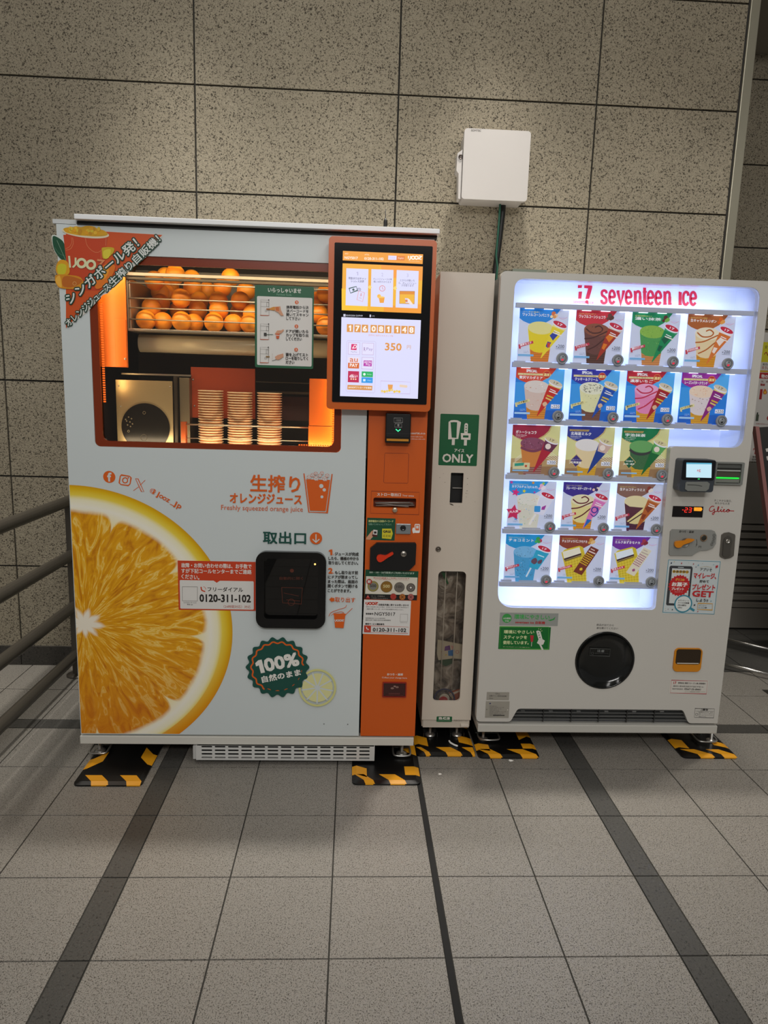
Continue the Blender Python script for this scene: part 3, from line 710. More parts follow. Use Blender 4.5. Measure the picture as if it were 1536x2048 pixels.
# print on the door: half orange
cc = onY(150, 1259, YJ); ex = onY(465, 1259, YJ).x - cc.x; ez = onY(150, 970, YJ).y - cc.y
m, nt, bs = nodes('orange_slice')
uvn = nn(nt, 'ShaderNodeUVMap'); sep = nn(nt, 'ShaderNodeSeparateXYZ'); nt.links.new(uvn.outputs[0], sep.inputs[0])
ux, uy = sep.outputs[0], sep.outputs[1]
R0 = math_(nt, 'SQRT', math_(nt, 'ADD', math_(nt, 'MULTIPLY', ux, ux), math_(nt, 'MULTIPLY', uy, uy)))
px_, py_ = math_(nt, 'SUBTRACT', ux, .06), math_(nt, 'SUBTRACT', uy, .04)
RC = math_(nt, 'SQRT', math_(nt, 'ADD', math_(nt, 'MULTIPLY', px_, px_), math_(nt, 'MULTIPLY', py_, py_)))
AN = math_(nt, 'ARCTAN2', py_, px_)
SEG = math_(nt, 'DIVIDE', math_(nt, 'ADD', AN, 3.9 - .30), 2 * math.pi / 9)
PG = math_(nt, 'ABSOLUTE', math_(nt, 'SUBTRACT', math_(nt, 'FRACT', SEG), .5))          # .5 on a membrane
cmb = nn(nt, 'ShaderNodeCombineXYZ'); nt.links.new(math_(nt, 'MULTIPLY', RC, 3.2), cmb.inputs[0]); nt.links.new(math_(nt, 'MULTIPLY', AN, 6.0), cmb.inputs[1])
ns = nn(nt, 'ShaderNodeTexNoise'); ns.inputs['Scale'].default_value = 1.5; ns.inputs['Detail'].default_value = 5; ns.inputs['Distortion'].default_value = 1.8; nt.links.new(cmb.outputs[0], ns.inputs[0])
ns2 = nn(nt, 'ShaderNodeTexNoise'); ns2.inputs['Scale'].default_value = 3.5; ns2.inputs['Detail'].default_value = 3; nt.links.new(uvn.outputs[0], ns2.inputs[0])
pulp = ramp(nt, ns.outputs[0], [(.30, 'c07406'), (.44, 'dc980e'), (.54, 'e6a614'), (.60, 'f4d070'), (.64, 'eab42c'), (.75, 'd8960c')])
pulp = mixc(nt, math_(nt, 'MULTIPLY', math_(nt, 'SUBTRACT', -.05, uy, clamp=True), .7), pulp, 'c85a08')
pulp = mixc(nt, ramp(nt, PG, [(.47, '000000'), (.5, '666666')]), pulp, 'f0b850')
RN = math_(nt, 'ADD', R0, math_(nt, 'MULTIPLY', math_(nt, 'SUBTRACT', ns2.outputs[0], .5), .05))
edge = math_(nt, 'ADD', RN, math_(nt, 'MULTIPLY', math_(nt, 'POWER', math_(nt, 'MULTIPLY', PG, 2), 14), .10))
rind = ramp(nt, R0, [(.78, 'f3e6b4'), (.86, 'f4f0e0'), (.905, 'f2ecc8'), (.935, 'ecd34a'), (.975, 'e2b80a'), (1.0, 'd49a08')])
rind = mixc(nt, math_(nt, 'MULTIPLY', math_(nt, 'GREATER_THAN', R0, .93), math_(nt, 'MULTIPLY', math_(nt, 'SUBTRACT', 0, uy, clamp=True), .8)), rind, 'e0700c')
col = mixc(nt, ramp(nt, edge, [(.815, '000000'), (.845, 'ffffff')]), pulp, rind)
core = math_(nt, 'ADD', math_(nt, 'ADD', RC, math_(nt, 'MULTIPLY', math_(nt, 'SUBTRACT', PG, .25), -.12)), math_(nt, 'MULTIPLY', math_(nt, 'SUBTRACT', ns2.outputs[0], .5), .22))
col = mixc(nt, ramp(nt, core, [(.05, 'ffffff'), (.10, '000000')]), col, 'f2ead8')
nt.links.new(col, bs.inputs['Base Color']); bs.inputs['Roughness'].default_value = .3
P0 = [(math.sin(math.radians(a)), math.cos(math.radians(a))) for a in range(-2, 181, 2)]
wld = [(cc.x + u * ex, cc.y + v * ez) for u, v in P0]
zlo = zbot + .006; xle = xl + .002
poly = [p for p in wld if p[1] > zlo and p[0] > xle]
k = math.sqrt(max(0, 1 - ((zlo - cc.y) / ez) ** 2)); poly += [(cc.x + k * ex, zlo), (xle, zlo), (xle, cc.y + ez * math.sqrt(max(0, 1 - ((xle - cc.x) / ex) ** 2)))]
s = MB(); s.add([(p[0], YJ - .0004, p[1]) for p in poly], [tuple(range(len(poly)))[::-1]], m); s.uv = [((p[0] - cc.x) / ex, (p[1] - cc.y) / ez) for p in poly]
obj('orange_slice_print', s, door, 'large half orange printed on the door')

# print on the door: lettering, logos, badge
d = D(P(YJ), YJ - .0006); d.vw = B_; OR = M('d85e14', .4); GN = M('0d4a40', .4); WP = white_panel; CR = M('e4e2dc', .4)
d.disc(304, 127, 29, OR); d.text('f', 296, 128, 314, 128, 40, WP, .04)
d.line([(361, 118), (400, 124), (407, 131), (402, 160), (394, 168), (359, 163), (351, 155), (356, 124)], 5, OR, True); d.ring(379, 143, 12, 5, OR); d.disc(394, 131, 3.5, OR)
d.line([(428, 135), (440, 136), (468, 197), (456, 196), (428, 135)], 2.5, OR); d.line([(474, 142), (450, 166)], 2.5, OR); d.line([(443, 174), (418, 192)], 2.5, OR)
for i, ch in enumerate('@ijooz_jp'):
    a0 = (497, 512, 529, 541, 557, 574, 591, 611, 625)[i]; ww = (27, 6, 9, 17, 17, 15, 17, 10, 17)[i]; hh = (27, 24, 31, 17, 17, 16, 3, 30, 25)[i]
    y0_ = 188 + (a0 - 497) * .56 + (0, -1, 3, 3, 3, 3, 14, 2, 6)[i]; d.text(ch, a0, y0_, a0 + ww, y0_ + ww * .5, hh, OR, 0 if ch == '@' else .03)
d.text('生搾り', 972, 156, 1205, 162, 80, OR, .022); d.text('オレンジジュース', 875, 226, 1213, 234, 46, OR, .03); d.text('Freshly squeezed orange juice', 833, 274, 1219, 283, 31, OR)
d.line([(1224, 110), (1247, 293), (1333, 296), (1357, 113)], 5, OR); d.poly([(1234, 138), (1347, 141), (1326, 288), (1252, 286)], OR)
for x, y, r_ in ((1306, 170, 10), (1320, 188, 8), (1309, 221, 7)): d.disc(x, y, r_, WP, 14)
for x, y, r_ in ((1248, 128, 10), (1265, 118, 9), (1281, 134, 11), (1300, 120, 9), (1322, 136, 11), (1334, 120, 9), (1280, 110, 8), (1309, 108, 8)):
    d.star(x, y, r_ * 1.25, r_ * 1.1, 3, WP, .2); c_ = OR
    d.line([(x - r_ * .9, y - r_ * .5), (x, y - r_), (x + r_ * .9, y - r_ * .5), (x + r_ * .9, y + r_ * .5), (x, y + r_), (x - r_ * .9, y + r_ * .5)], 1.3, c_, True); d.line([(x - r_ * .9, y - r_ * .5), (x, y), (x + r_ * .9, y - r_ * .5)], 1.2, c_); d.line([(x, y), (x, y + r_)], 1.2, c_)
d.text('取出口', 1032, 412, 1233, 416, 58, GN, .025); d.disc(1281, 416, 29, OR); d.line([(1281, 397), (1281, 434)], 5, WP); d.line([(1265, 420), (1281, 435), (1297, 420)], 5, WP)
d.text('1', 1343, 482, 1357, 482, 25, OR, .05); d.text('.', 1362, 492, 1366, 492, 4, OR)
for i, (s_, x0, x1) in enumerate((('ジュースが完成', 1370, 1482), ('したら、機械の中から', 1340, 1482), ('取り出してください。', 1340, 1480))): d.text(s_, x0, 489 + 21 * i, x1, 491 + 21 * i, 16, INK, .03)
d.text('2', 1340, 569, 1359, 569, 25, OR, .05); d.text('.', 1362, 580, 1366, 580, 4, OR)
for i, (s_, x0, x1) in enumerate((('もし取り出す前', 1371, 1479), ('にドアが閉まってし', 1338, 1478), ('まった際は、画面の', 1338, 1478), ('開くボタンで開ける', 1337, 1477), ('ことができます。', 1337, 1445))): d.text(s_, x0, 577 + 21 * i, x1, 578 + 21.4 * i, 16, INK, .03)
d.poly([(1343, 704), (1357, 692), (1357, 697), (1368, 697), (1368, 713), (1357, 713), (1357, 718)], OR); d.text('取り出す', 1371, 704, 1467, 707, 24, OR, .015)
d.poly([(1366, 778), (1419, 780), (1411, 839), (1371, 837)], OR); d.rect(1364, 770, 1421, 780, OR, 3); d.line([(1342, 783), (1352, 766), (1386, 752), (1418, 742), (1425, 730)], 2.5, OR, smooth=5); d.line([(1419, 778), (1432, 765), (1453, 745)], 2.5, OR, smooth=5); d.line([(1352, 780), (1368, 768), (1400, 762), (1412, 768), (1392, 772)], 2, OR, smooth=4)
IJ = [[(0, .05), (0, .75)], [(.17, .05), (.16, .75), (.1, .95), (.04, 1)], [(.36, .1), (.26, .25), (.23, .5), (.27, .75), (.36, .9), (.45, .75), (.49, .5), (.45, .25), (.36, .1)], [(.62, .1), (.52, .25), (.49, .5), (.53, .75), (.62, .9), (.71, .75), (.75, .5), (.71, .25), (.62, .1)], [(.78, .1), (1, .1), (.78, .88), (1, .9)]]
d.icon(IJ, 1369, 798, 1412, 808, 3, WP)
# badge
cxb, cyb = 1100, 1023
d.poly([(cxb + (139 + 7 * math.cos(18 * t)) * math.cos(t) * 1.03, cyb + (136 + 7 * math.cos(18 * t)) * math.sin(t)) for t in [i * 2 * math.pi / 180 for i in range(180)]], GN)
d.line([(cxb + (118 + 4 * math.cos(18 * t)) * math.cos(t) * 1.03, cyb + (116 + 4 * math.cos(18 * t)) * math.sin(t)) for t in [i * 2 * math.pi / 180 for i in range(180)]], 7, OR, True)
d.text('1', 1003, 1024, 1030, 1018, 60, CR, .05); d.text('00%', 1040, 1015, 1196, 984, 62, CR, .05); d.text('自然のまま', 1026, 1082, 1207, 1046, 32, CR, .035)
d2c = M('d2d08a', .4)
d.vw = B_
d.ring(1288, 1120, 84, 10, d2c, 40); d.disc(1288, 1120, 72, M('d9d79c', .4), 36)
for i in range(9):
    t = i * 2 * math.pi / 9 + .2; d.line([(1288, 1120), (1288 + 76 * math.cos(t), 1120 + 76 * math.sin(t))], 7, WP)
d.disc(1288, 1120, 12, WP)
d.poly([(cxb + (139 + 7 * math.cos(18 * t)) * math.cos(t) * 1.03, cyb + (136 + 7 * math.cos(18 * t)) * math.sin(t)) for t in [i * 2 * math.pi / 180 for i in range(-2, 60)]] + [(cxb + 116 * math.cos(t), cyb + 112 * math.sin(t)) for t in [i * 2 * math.pi / 180 for i in range(60, -3, -1)]], GN)
for x, y in ((1319, 1290), (1431, 1292)): d.disc(x, y, 2.5, INK, 8)
obj('lettering', d, door)
# telephone sticker
x0, x1, z0, z1 = box2(B_, 627, 522, 996, 760, YJ)
b = MB(); b.box(x0, x1, YJ - .0013, YJ - .0006, z0, z1, M('c8401c', .4)); st = obj('phone_sticker', b, door, 'red and white call centre sticker')
d = D(P(YJ), YJ - .0014); d.vw = B_
for i, s_ in enumerate(('故障・お問い合わせの際は、お手数で', 'すが下記コールセンターまでご連絡', 'ください。')): d.text(s_, 645, 544 + i * 26, (976, 976, 730)[i], 550 + i * 26, 22, CR, .02)
d.rect(637, 614, 987, 754, WH, 5); d.poly([(792, 613), (832, 614), (812, 627)], M('c8401c', .4))
d.text('フリーダイアル', 769, 657, 936, 660, 22, INK, .02); d.text('0120-311-102', 732, 699, 972, 702, 36, INK, .04); d.text('（24時間対応）対応', 845, 739, 972, 741, 15, M('b0452c')); 
d.line([(738, 646), (742, 662), (758, 668)], 6, M('c8401c'), smooth=4); d.line([(750, 645), (758, 650), (760, 658)], 2, M('c8401c'), smooth=4); d.text('カスタマーサービス', 656, 720, 716, 721, 8, INK); d.text('専用 QR', 672, 729, 700, 730, 7, INK)
d.line([(650, 645), (721, 646), (721, 713), (650, 712)], 1.5, M('77726c'), True); obj('printing', d, st)

# payment column
b = MB(); sx0, sx1, sz0, sz1 = box2(D_, 272, 882, 676, 988, YJ)
cq0, cq1, cqz0, cqz1 = box2(D_, 376, 458, 606, 742, YJ)
zt = onY(790, 700, YJ).y
b.prism([(xc, zbot + .003), (xr - .001, zbot + .003), (xr - .001, ztop - .021), (xd + .004, ztop - .021), (xd + .004, zt), (xc, zt)] if 0 else [(xc, zbot + .003), (xr - .001, zbot + .003), (xr - .001, ztop - .021), (xc, ztop - .021)], YJ + .001, YJ + .03, orange_paint, [rr(sx0, sz0, sx1, sz1, .006)])
pc = obj('payment_column', b, J, 'orange payment column')
d = D(P(YJ), YJ + .0006); d.vw = D_; LN = M('7c2a08', .5)
d.line([(384, 458), (600, 462), (608, 470), (600, 738), (592, 746), (376, 742), (369, 732), (378, 466)], 3, LN, True)
d.line([(252, 820), (710, 832), (703, 1045), (243, 1032)], 3, LN, True)
d.text('ストロー取出口', 306, 851, 532, 856, 30, CR, .02); d.text('Your straw', 546, 861, 658, 866, 17, CR)
d.text('1000円札のみ', 626, 270, 766, 272, 17, CR, .02); d.text('Insert bills here.', 626, 301, 745, 303, 11, CR); d.text('1,000 yen bills only.', 626, 325, 766, 327, 11, CR)
d.vw = E_; d.text('おつり・返却', 392, 971, 538, 973, 22, CR, .03); d.text('Collect your change here.', 344, 1002, 580, 1007, 19, CR)
obj('lettering', d, pc)
b = MB(); b.box(sx0 - .004, sx1 + .004, YJ + .034, YJ + .045, sz0 - .004, sz1 + .004, M('7d3414', .5)); hb = obj('straw_hatch', b, pc, 'open straw hatch with wrapped straws')
b = MB(); straw = M('8d8780', .3, .2)
for i in range(9):
    u0, v0 = 285 + rnd.random() * 40, 925 + rnd.random() * 50; u1, v1 = 560 + rnd.random() * 105, 925 + rnd.random() * 50
    p, q = at(D_, u0, v0, YJ + .024), at(D_, u1, v1, YJ + .024); yy = YJ + .014 + .0021 * i
    b.tube([(p.x, yy, p.y), ((p.x + q.x) / 2, yy, (p.y + q.y) / 2 + .006 * (rnd.random() - .3)), (q.x, yy, q.y)], .003, straw, 7)
obj('straws', b, hb)['kind'] = 'stuff'
b = MB(); q = at(D_, 475, 998, YJ); b.lathe([(.0095, 0), (.0095, .007), (.008, .009), (.003, .0095)], (q.x, YJ + .0008, q.y), 'y-', M('cbb9a0', .3, .7), 24); obj('hatch_knob', b, pc, 'round metal knob')
# banknote acceptor
x0, x1, z0, z1 = box2(D_, 390, 78, 622, 368, YJ - .03)
b = MB(); b.box(x0, x1, YJ - .03, YJ + .0005, z0, z1, M('111112', .35)); na = obj('note_acceptor', b, pc, 'black banknote acceptor', bevel=.004)
b = MB(); q0, q1, q2, q3 = box2(D_, 396, 318, 604, 346, YJ - .03); b.box(q0, q1, YJ - .036, YJ - .0305, q2, q3, M('c8861c', .4)); b.box(q0 - .001, q1 + .001, YJ - .038, YJ - .0305, q3 + .001, q3 + .008, M('0a0a0a', .3)); obj('note_slot', b, na, 'amber note slot lip')
d = D(P(YJ - .03), YJ - .0304); d.vw = D_; GY = M('8b8a88', .5)
d.line([(467, 124), (549, 124), (549, 166), (467, 166)], 3, GY, True); d.text('1000', 486, 145, 534, 146, 20, GY); d.line([(478, 176), (540, 178), (540, 212), (472, 210)], 3, GY, True)
d.poly([(508, 178), (522, 192), (515, 192), (515, 204), (501, 204), (501, 192), (494, 192)], GY); d.line([(484, 230), (506, 250), (528, 232)], 9, M('38e89a', .4, 0, 1.6)); d.line([(392, 272), (620, 274)], 2, M('3a3a3a')); obj('printing', d, na)
# scanner with its stickers
x0, x1, z0, z1 = box2(D_, 486, 1128, 624, 1228, YJ)
b = MB(); b.box(x0, x1, YJ - .006, YJ + .0005, z0, z1, M('9aa0a4', .3, .6)); sc_ = obj('code_scanner', b, pc, 'grey code scanner', bevel=.002)
b = MB(); q = at(D_, 553, 1172, YJ - .006); b.lathe([(.0105, 0), (.0105, .002), (.009, .003), (.007, .001)], (q.x, YJ - .0061, q.y), 'y-', M('1a1c1e', .15), 24); obj('scanner_lens', b, sc_)
d = D(P(YJ), YJ + .0005); d.vw = D_; DG = M('0a4a30', .45)
d.poly([(212, 1074), (482, 1082), (472, 1292), (202, 1284)], DG); d.text('携帯電話から決済バーコード', 224, 1106, 460, 1108, 21, M('d8d890'), .02); d.text('を開いてスキャンして下さい！', 224, 1136, 440, 1140, 18, M('9cc0a8'))
d.poly([(200, 1282), (205, 1262), (255, 1200), (275, 1192), (270, 1250), (240, 1284)], SK); d.poly([(268, 1186), (312, 1192), (306, 1258), (258, 1250)], M('4a1512')); d.poly([(270, 1188), (310, 1193), (306, 1238), (266, 1232)], WH); d.rect(276, 1204, 300, 1226, INK)
d.poly([(354, 1178), (442, 1178), (456, 1225), (440, 1278), (352, 1270)], M('d3c62a')); d.text('QRは', 364, 1205, 436, 1208, 24, INK, .06); d.text('ここに', 364, 1245, 436, 1248, 16, INK, .05)
obj('scan_sticker', d, pc, 'green scan sticker'); d = D(P(YJ), YJ + .0005); d.vw = D_
d.rect(664, 1133, 712, 1220, M('eceae6'), 10); d.rect(671, 1142, 706, 1196, M('e07040'), 3); d.rect(678, 1150, 700, 1176, WH); d.blob([(642, 1180), (652, 1168), (668, 1180), (672, 1205), (655, 1222), (644, 1210)], M('eceae6'))
obj('phone_sticker', d, pc, 'small white phone sticker')
# coin unit
PTS = [(303, 1306), (664, 1306), (677, 1318), (668, 1508), (608, 1568), (234, 1566), (240, 1358)]
b = MB(); b.prism([tuple(at(D_, x, y, YJ)) for x, y in PTS][::-1], YJ - .014, YJ + .0005, M('101011', .35)); cu_ = obj('coin_unit', b, pc, 'black coin unit', bevel=.004)
b = MB(); q = at(D_, 558, 1418, YJ - .014); b.lathe([(.0112, 0), (.0112, .004), (.0095, .006), (.002, .007)], (q.x, YJ - .0141, q.y), 'y-', M('a9a49c', .3, .85), 28); b.box(q.x - .007, q.x + .007, YJ - .0225, YJ - .0205, q.y - .001, q.y + .001, black); obj('coin_slot', b, cu_, 'round steel coin slot')
b = MB(); b.prism([tuple(at(D_, x, y, YJ - .014)) for x, y in catmull([(300, 1455), (310, 1430), (338, 1422), (385, 1428), (425, 1408), (452, 1398), (456, 1418), (400, 1452), (350, 1486), (318, 1486)], 4, True)][::-1], YJ - .026, YJ - .0145, M('d8340e', .35)); obj('return_lever', b, cu_, 'red return lever', bevel=.002)
d = D(P(YJ), YJ + .0004); d.vw = O_
d.poly([(82, 903), (888, 930), (862, 1372), (62, 1352)], DG); d.poly([(72, 1276), (868, 1296), (862, 1372), (62, 1352)], M('151312')); d.poly([(93, 1005), (872, 1025), (862, 1292), (78, 1272)], M('dad3c4'))
d.text('500・100・50円硬貨がご利用いただけます', 143, 944, 825, 962, 32, M('cfe0d0'), .015); d.text('500 yen, 100 yen and 50 yen coins can be used.', 260, 988, 700, 996, 14, M('9cc0a8'))
d.text('新500円硬貨もご利用いただけます', 205, 1030, 750, 1040, 20, M('c03a3a'), .01); d.text('その他の硬貨は投入しないでください', 230, 1052, 740, 1062, 14, M('c03a3a'))
for i, (x, y, r_, c1, c2, s_) in enumerate(((198, 1158, 84, 'a69a58', '8d8d86', '500'), (402, 1165, 90, '9c7432', '9c7432', '500'), (598, 1172, 80, '7d7770', '7d7770', '100'), (770, 1176, 68, '6e6660', '6e6660', ''))):
    d.disc(x, y, r_, M(c1, .35, .4), 32); d.ring(x, y, r_ * .94, 4, M('55503c')); d.disc(x, y, r_ * .68, M(c2, .35, .4), 28)
    if s_: d.text(s_, x - r_ * .55, y - 10, x + r_ * .55, y - 8, r_ * .5, M('c8b880' if i == 1 else '4a4640'), .05)
    else: d.ring(x, y, 40, 5, M('9a928a')); d.disc(x, y, 14, M('e8e4dc'))
d.star(140, 1085, 48, 38, 12, M('a81c1c')); d.text('新', 116, 1085, 164, 1086, 46, WH, .03)
d.poly([(120, 1285), (155, 1342), (86, 1340)], M('b02a22')); d.line([(120, 1300), (120, 1322)], 5, WH); d.text('10、5、1円硬貨は', 173, 1302, 375, 1308, 20, M('a09a92')); d.text('ご利用いただけません', 173, 1334, 425, 1342, 20, M('a09a92'))
for x, y, c_ in ((505, 1312, 'a83a30'), (642, 1318, 'b06a28'), (770, 1318, 'b0605a')):
    d.disc(x, y, 48, M(c_)); d.ring(x, y, 46, 4, M('6a2018')); d.line([(x - 22, y - 22), (x + 22, y + 22)], 7, M('b01c1c' if x < 600 else '401008')); d.line([(x + 22, y - 22), (x - 22, y + 22)], 7, M('b01c1c' if x < 600 else '401008'))
obj('coin_sticker', d, pc)
d = D(P(YJ), YJ + .0004); d.vw = O_; RD = M('c03418', .45)
d.poly([(62, 1360), (776, 1378), (750, 1902), (38, 1878)], M('dcdad7')); d.icon(IJ, 92, 1396, 266, 1440, 15, RD); d.text('自動販売機に関するお問い合わせ', 283, 1437, 740, 1446, 32, INK, .02)
for i, s_ in enumerate(('故障その他お問い合わせの際は、お手数ですが下記 IJOOZ 株式会社まで', 'ご連絡をお願いいたします。またその他の管理番号もお伝えください。')): d.text(s_, 92, 1470 + 30 * i, (738, 660)[i], 1482 + 32 * i, 20, INK)
d.text('管理番号:', 88, 1574, 208, 1576, 28, INK, .03); d.text('NGY5017', 222, 1574, 534, 1580, 52, INK, .012)
d.text('管理運営会社 IJOOZ 株式会社', 84, 1641, 385, 1646, 20, INK); d.text('連絡先住所 大阪府大阪市北区曽根崎新地', 82, 1668, 465, 1674, 20, INK); d.text('顧客サービス電話番号:', 82, 1726, 372, 1734, 28, INK, .025)
d.line([(612, 1578), (724, 1580), (720, 1692), (606, 1690)], 3, M('8a8580'), True); d.text('カスタマーサービス', 612, 1708, 715, 1711, 12, INK)
d.line([(64, 1752), (735, 1775), (728, 1872), (60, 1852)], 4, M('c8604c'), True); d.rect(64, 1754, 164, 1852, RD, 10); d.text('0120-311-102', 196, 1814, 700, 1824, 56, INK, .03)
d.line([(98, 1772), (104, 1800), (134, 1812)], 14, WH, smooth=5); d.text('フリーダイアル', 78, 1830, 152, 1832, 12, WH); obj('contact_sticker', d, pc)
# change tray
x0, x1, z0, z1 = box2(E_, 350, 1040, 568, 1182, YJ)
b = MB(); b.prism(rr(x0, z0, x1, z1, .004), YJ - .005, YJ + .0005, M('8c1c10', .35), [rr(x0 + .004, z0 + .004, x1 - .004, z1 - .004, .003)]); ct = obj('change_tray', b, pc, 'dark red change tray', bevel=.001)
b = MB(); b.box(x0 + .0045, x1 - .0045, YJ - .002, YJ + .0004, z0 + .0045, z1 - .0045, M('3a1210', .25)); b.box(x0 + .012, x1 - .012, YJ - .006, YJ - .0025, z0 + .006, z0 + .011, M('4a1a16', .3)); obj('tray_flap', b, ct)
d = D(P(YJ), YJ - .0024); d.vw = E_; PK = M('8a6a60'); d.disc(440, 1098, 16, PK, 16, 10); d.disc(485, 1088, 15, PK, 16, 9); d.disc(462, 1080, 12, M('9a7a70'), 16, 7); d.rect(405, 1140, 510, 1166, M('5a2a26')); obj('printing', d, ct)

# touch screen
YK = YJ - .048
x0, x1, z0, z1 = box2(C_, 92, 60, 1128, 1862, YK)
b = MB(); b.prism(rr(x0, z0, x1, z1, .014), YK, YJ - .001, M('c75c18', .32)); sn = obj('touch_screen', b, J, 'orange framed touch screen', bevel=.004)
gx0, gx1, gz0, gz1 = box2(C_, 150, 128, 1090, 1788, YK)
b = MB(); b.prism(rr(gx0, gz0, gx1, gz1, .004), YK - .002, YK - .0002, M('08080a', .12)); obj('screen_glass', b, sn, 'black glass')
d = D(P(YK), YK - .0022); d.vw = C_
def EM(h, e=1.0): return M(h, .4, 0, e)
EO, EW, EY, ED = EM('ef9a22'), EM('dcdcfc'), EM('f2b21c'), EM('e8832a')
d.poly([(235, 215), (1055, 250), (1050, 350), (232, 312)], EO); d.text('#ID', 255, 243, 290, 245, 14, EM('ffe9c8')); d.text('NGY5017', 252, 284, 386, 289, 24, EM('fff4e4'), .03); d.text('#TEL', 457, 253, 505, 256, 14, EM('ffe9c8')); d.text('0120-311-102', 455, 293, 650, 298, 24, EM('fff4e4'), .03)
d.poly([(697, 262), (870, 268), (866, 315), (695, 308)], EM('e07a22')); d.poly([(699, 263), (784, 266), (782, 308), (697, 306)], EM('e4ddff')); d.text('日本語', 715, 285, 768, 287, 20, EM('c8b8f0')); d.text('English', 799, 290, 856, 293, 18, EM('ffe9d8'))
d.icon(IJ, 905, 264, 1038, 306, 11, EM('fff4e4')); d.text('Stay fresh healthy', 908, 320, 1020, 326, 11, EM('ffe0b0'))
d.poly([(232, 343), (1052, 376), (1034, 855), (222, 822)], EY); d.poly([(232, 343), (620, 358), (560, 560), (226, 600)], EM('f0a81e')); d.poly([(620, 358), (1052, 376), (1047, 520), (640, 480)], EM('f59a2c')); d.poly([(655, 780), (1038, 760), (1034, 855), (650, 838)], EM('f39a20')); d.poly([(222, 600), (500, 680), (480, 832), (222, 822)], EM('f6c21c'))
for p_ in ([(270, 393), (496, 402), (488, 782), (262, 772)], [(526, 402), (752, 411), (744, 794), (518, 784)], [(785, 411), (1010, 422), (998, 804), (773, 794)]): d.poly(p_, EW)
for i, (x, y) in enumerate(((382, 448), (638, 458), (896, 466))): d.text(str(i + 1), x - 9, y, x + 9, y, 34, EM('b8b4d8'))
GR = EM('5a5470')
d.text('現金またはキャッ', 292, 494, 470, 500, 24, GR, .01); d.text('シュレス決済', 316, 524, 450, 528, 24, GR, .01)
d.text('オレンジジュースの準', 545, 502, 735, 508, 20, GR); d.text('備に45秒かかります', 548, 530, 728, 536, 20, GR)
d.text('とびらが開いた', 820, 516, 970, 521, 22, GR); d.text('ら、オレンジジュー', 805, 544, 985, 550, 22, GR); d.text('スを取ります', 832, 568, 958, 573, 22, GR)
GC = EM('3a5a50'); d.line([(298, 600), (372, 580), (384, 620), (312, 648)], 7, GC, True); d.disc(342, 613, 12, GC); d.ring(400, 612, 16, 4, GR); d.text('¥', 393, 612, 407, 612, 16, GR)
d.line([(396, 625), (456, 645), (436, 735), (378, 715)], 4, EM('e8a0a0'), True); d.text('$', 412, 664, 428, 668, 30, EM('d87a7a')); d.line([(400, 695), (425, 702)], 3, EM('d87a7a'))
d.ring(637, 600, 28, 5, EM('e07a70')); d.line([(637, 582), (637, 600), (650, 610)], 4, EM('e07a70')); d.poly([(600, 690), (662, 690), (652, 748), (612, 748)], EM('f0a030')); d.disc(604, 680, 20, EM('f6c050')); d.line([(590, 668), (615, 690)], 4, EM('f0a030')); d.disc(632, 690, 30, EM('f8c860'), 20, 8)
d.poly([(815, 628), (968, 630), (968, 662), (815, 660)], EM('e08a20')); d.poly([(815, 660), (968, 662), (964, 758), (812, 754)], EM('f0b428')); d.line([(815, 628), (968, 630), (964, 758), (812, 754)], 3, EM('a05a20'), True); d.poly([(868, 700), (905, 702), (908, 750), (876, 748)], EM('d8d0e8')); d.poly([(870, 716), (906, 716), (906, 738), (874, 738)], EM('d87a50')); d.poly([(895, 700), (915, 712), (958, 772), (925, 765), (896, 742)], EM('f4e2da'))
for x, y in ((510, 588), (768, 598)): d.star(x, y, 22, 14, 4, EM('f8d870'))
d.rect(240, 862, 262, 888, EM('c8c8dc')); d.text('05/05/2026 22:09:09', 268, 876, 436, 880, 15, EM('d8d8e8')); d.rect(508, 868, 522, 894, EM('c8c8dc')); d.text('3 ℃', 534, 883, 558, 884, 13, EM('d8d8e8'))
d.poly([(220, 893), (1032, 925), (1000, 1728), (205, 1700)], EW)
for i, ch in enumerate('176081148'):
    x = (307, 384, 459, 549, 624, 698, 788, 862, 935)[i]; y = 1007 + (x - 307) * .031
    d.poly([(x - 31, y - 42), (x + 34, y - 39), (x + 31, y + 40), (x - 33, y + 38)], EM('dc9440')); w_ = 10 if ch == '1' else 19
    d.text(ch, x - w_, y - 1, x + w_, y, 52, EM('fdf6ee'), .045); d.line([(x - 31, y), (x + 32, y + 1)], 1.5, EM('e8b070'))
for x, y in ((502, 1046), (743, 1056)): d.poly([(x - 4, y - 4), (x + 4, y - 4), (x - 2, y + 8)], EM('c88a40'))
d.text('世界中に販売されたカップ数', 495, 1078, 748, 1088, 18, EM('e0a090')); d.text('350', 666, 1195, 832, 1201, 72, EM('e09440'), .03); d.text('円', 888, 1201, 928, 1202, 38, EM('d8a070'))
lv = EM('c0a0c8')
d.line([(285, 1134), (562, 1142), (572, 1155), (560, 1660), (550, 1668), (276, 1654), (267, 1640), (274, 1146)], 2.5, EM('c8b8dc'), True)
for p_ in ([(292, 1152), (408, 1156), (405, 1276), (288, 1272)], [(434, 1158), (550, 1162), (546, 1280), (430, 1276)], [(430, 1305), (546, 1308), (542, 1426), (426, 1422)]): d.poly(p_, EM('e4e0fc')); d.line(p_, 3, lv, True)
d.poly([(322, 1168), (378, 1171), (374, 1232), (316, 1229)], EM('d8206a')); d.line([(335, 1220), (352, 1182), (372, 1190), (362, 1210), (330, 1206)], 7, EM('fbeef4'), smooth=4); d.text('PayPay', 318, 1250, 380, 1252, 14, EM('8a80a8'))
d.text('R', 448, 1222, 466, 1222, 38, EM('8a5a9a')); d.text('Pay', 476, 1223, 540, 1226, 36, EM('a08ac0'))
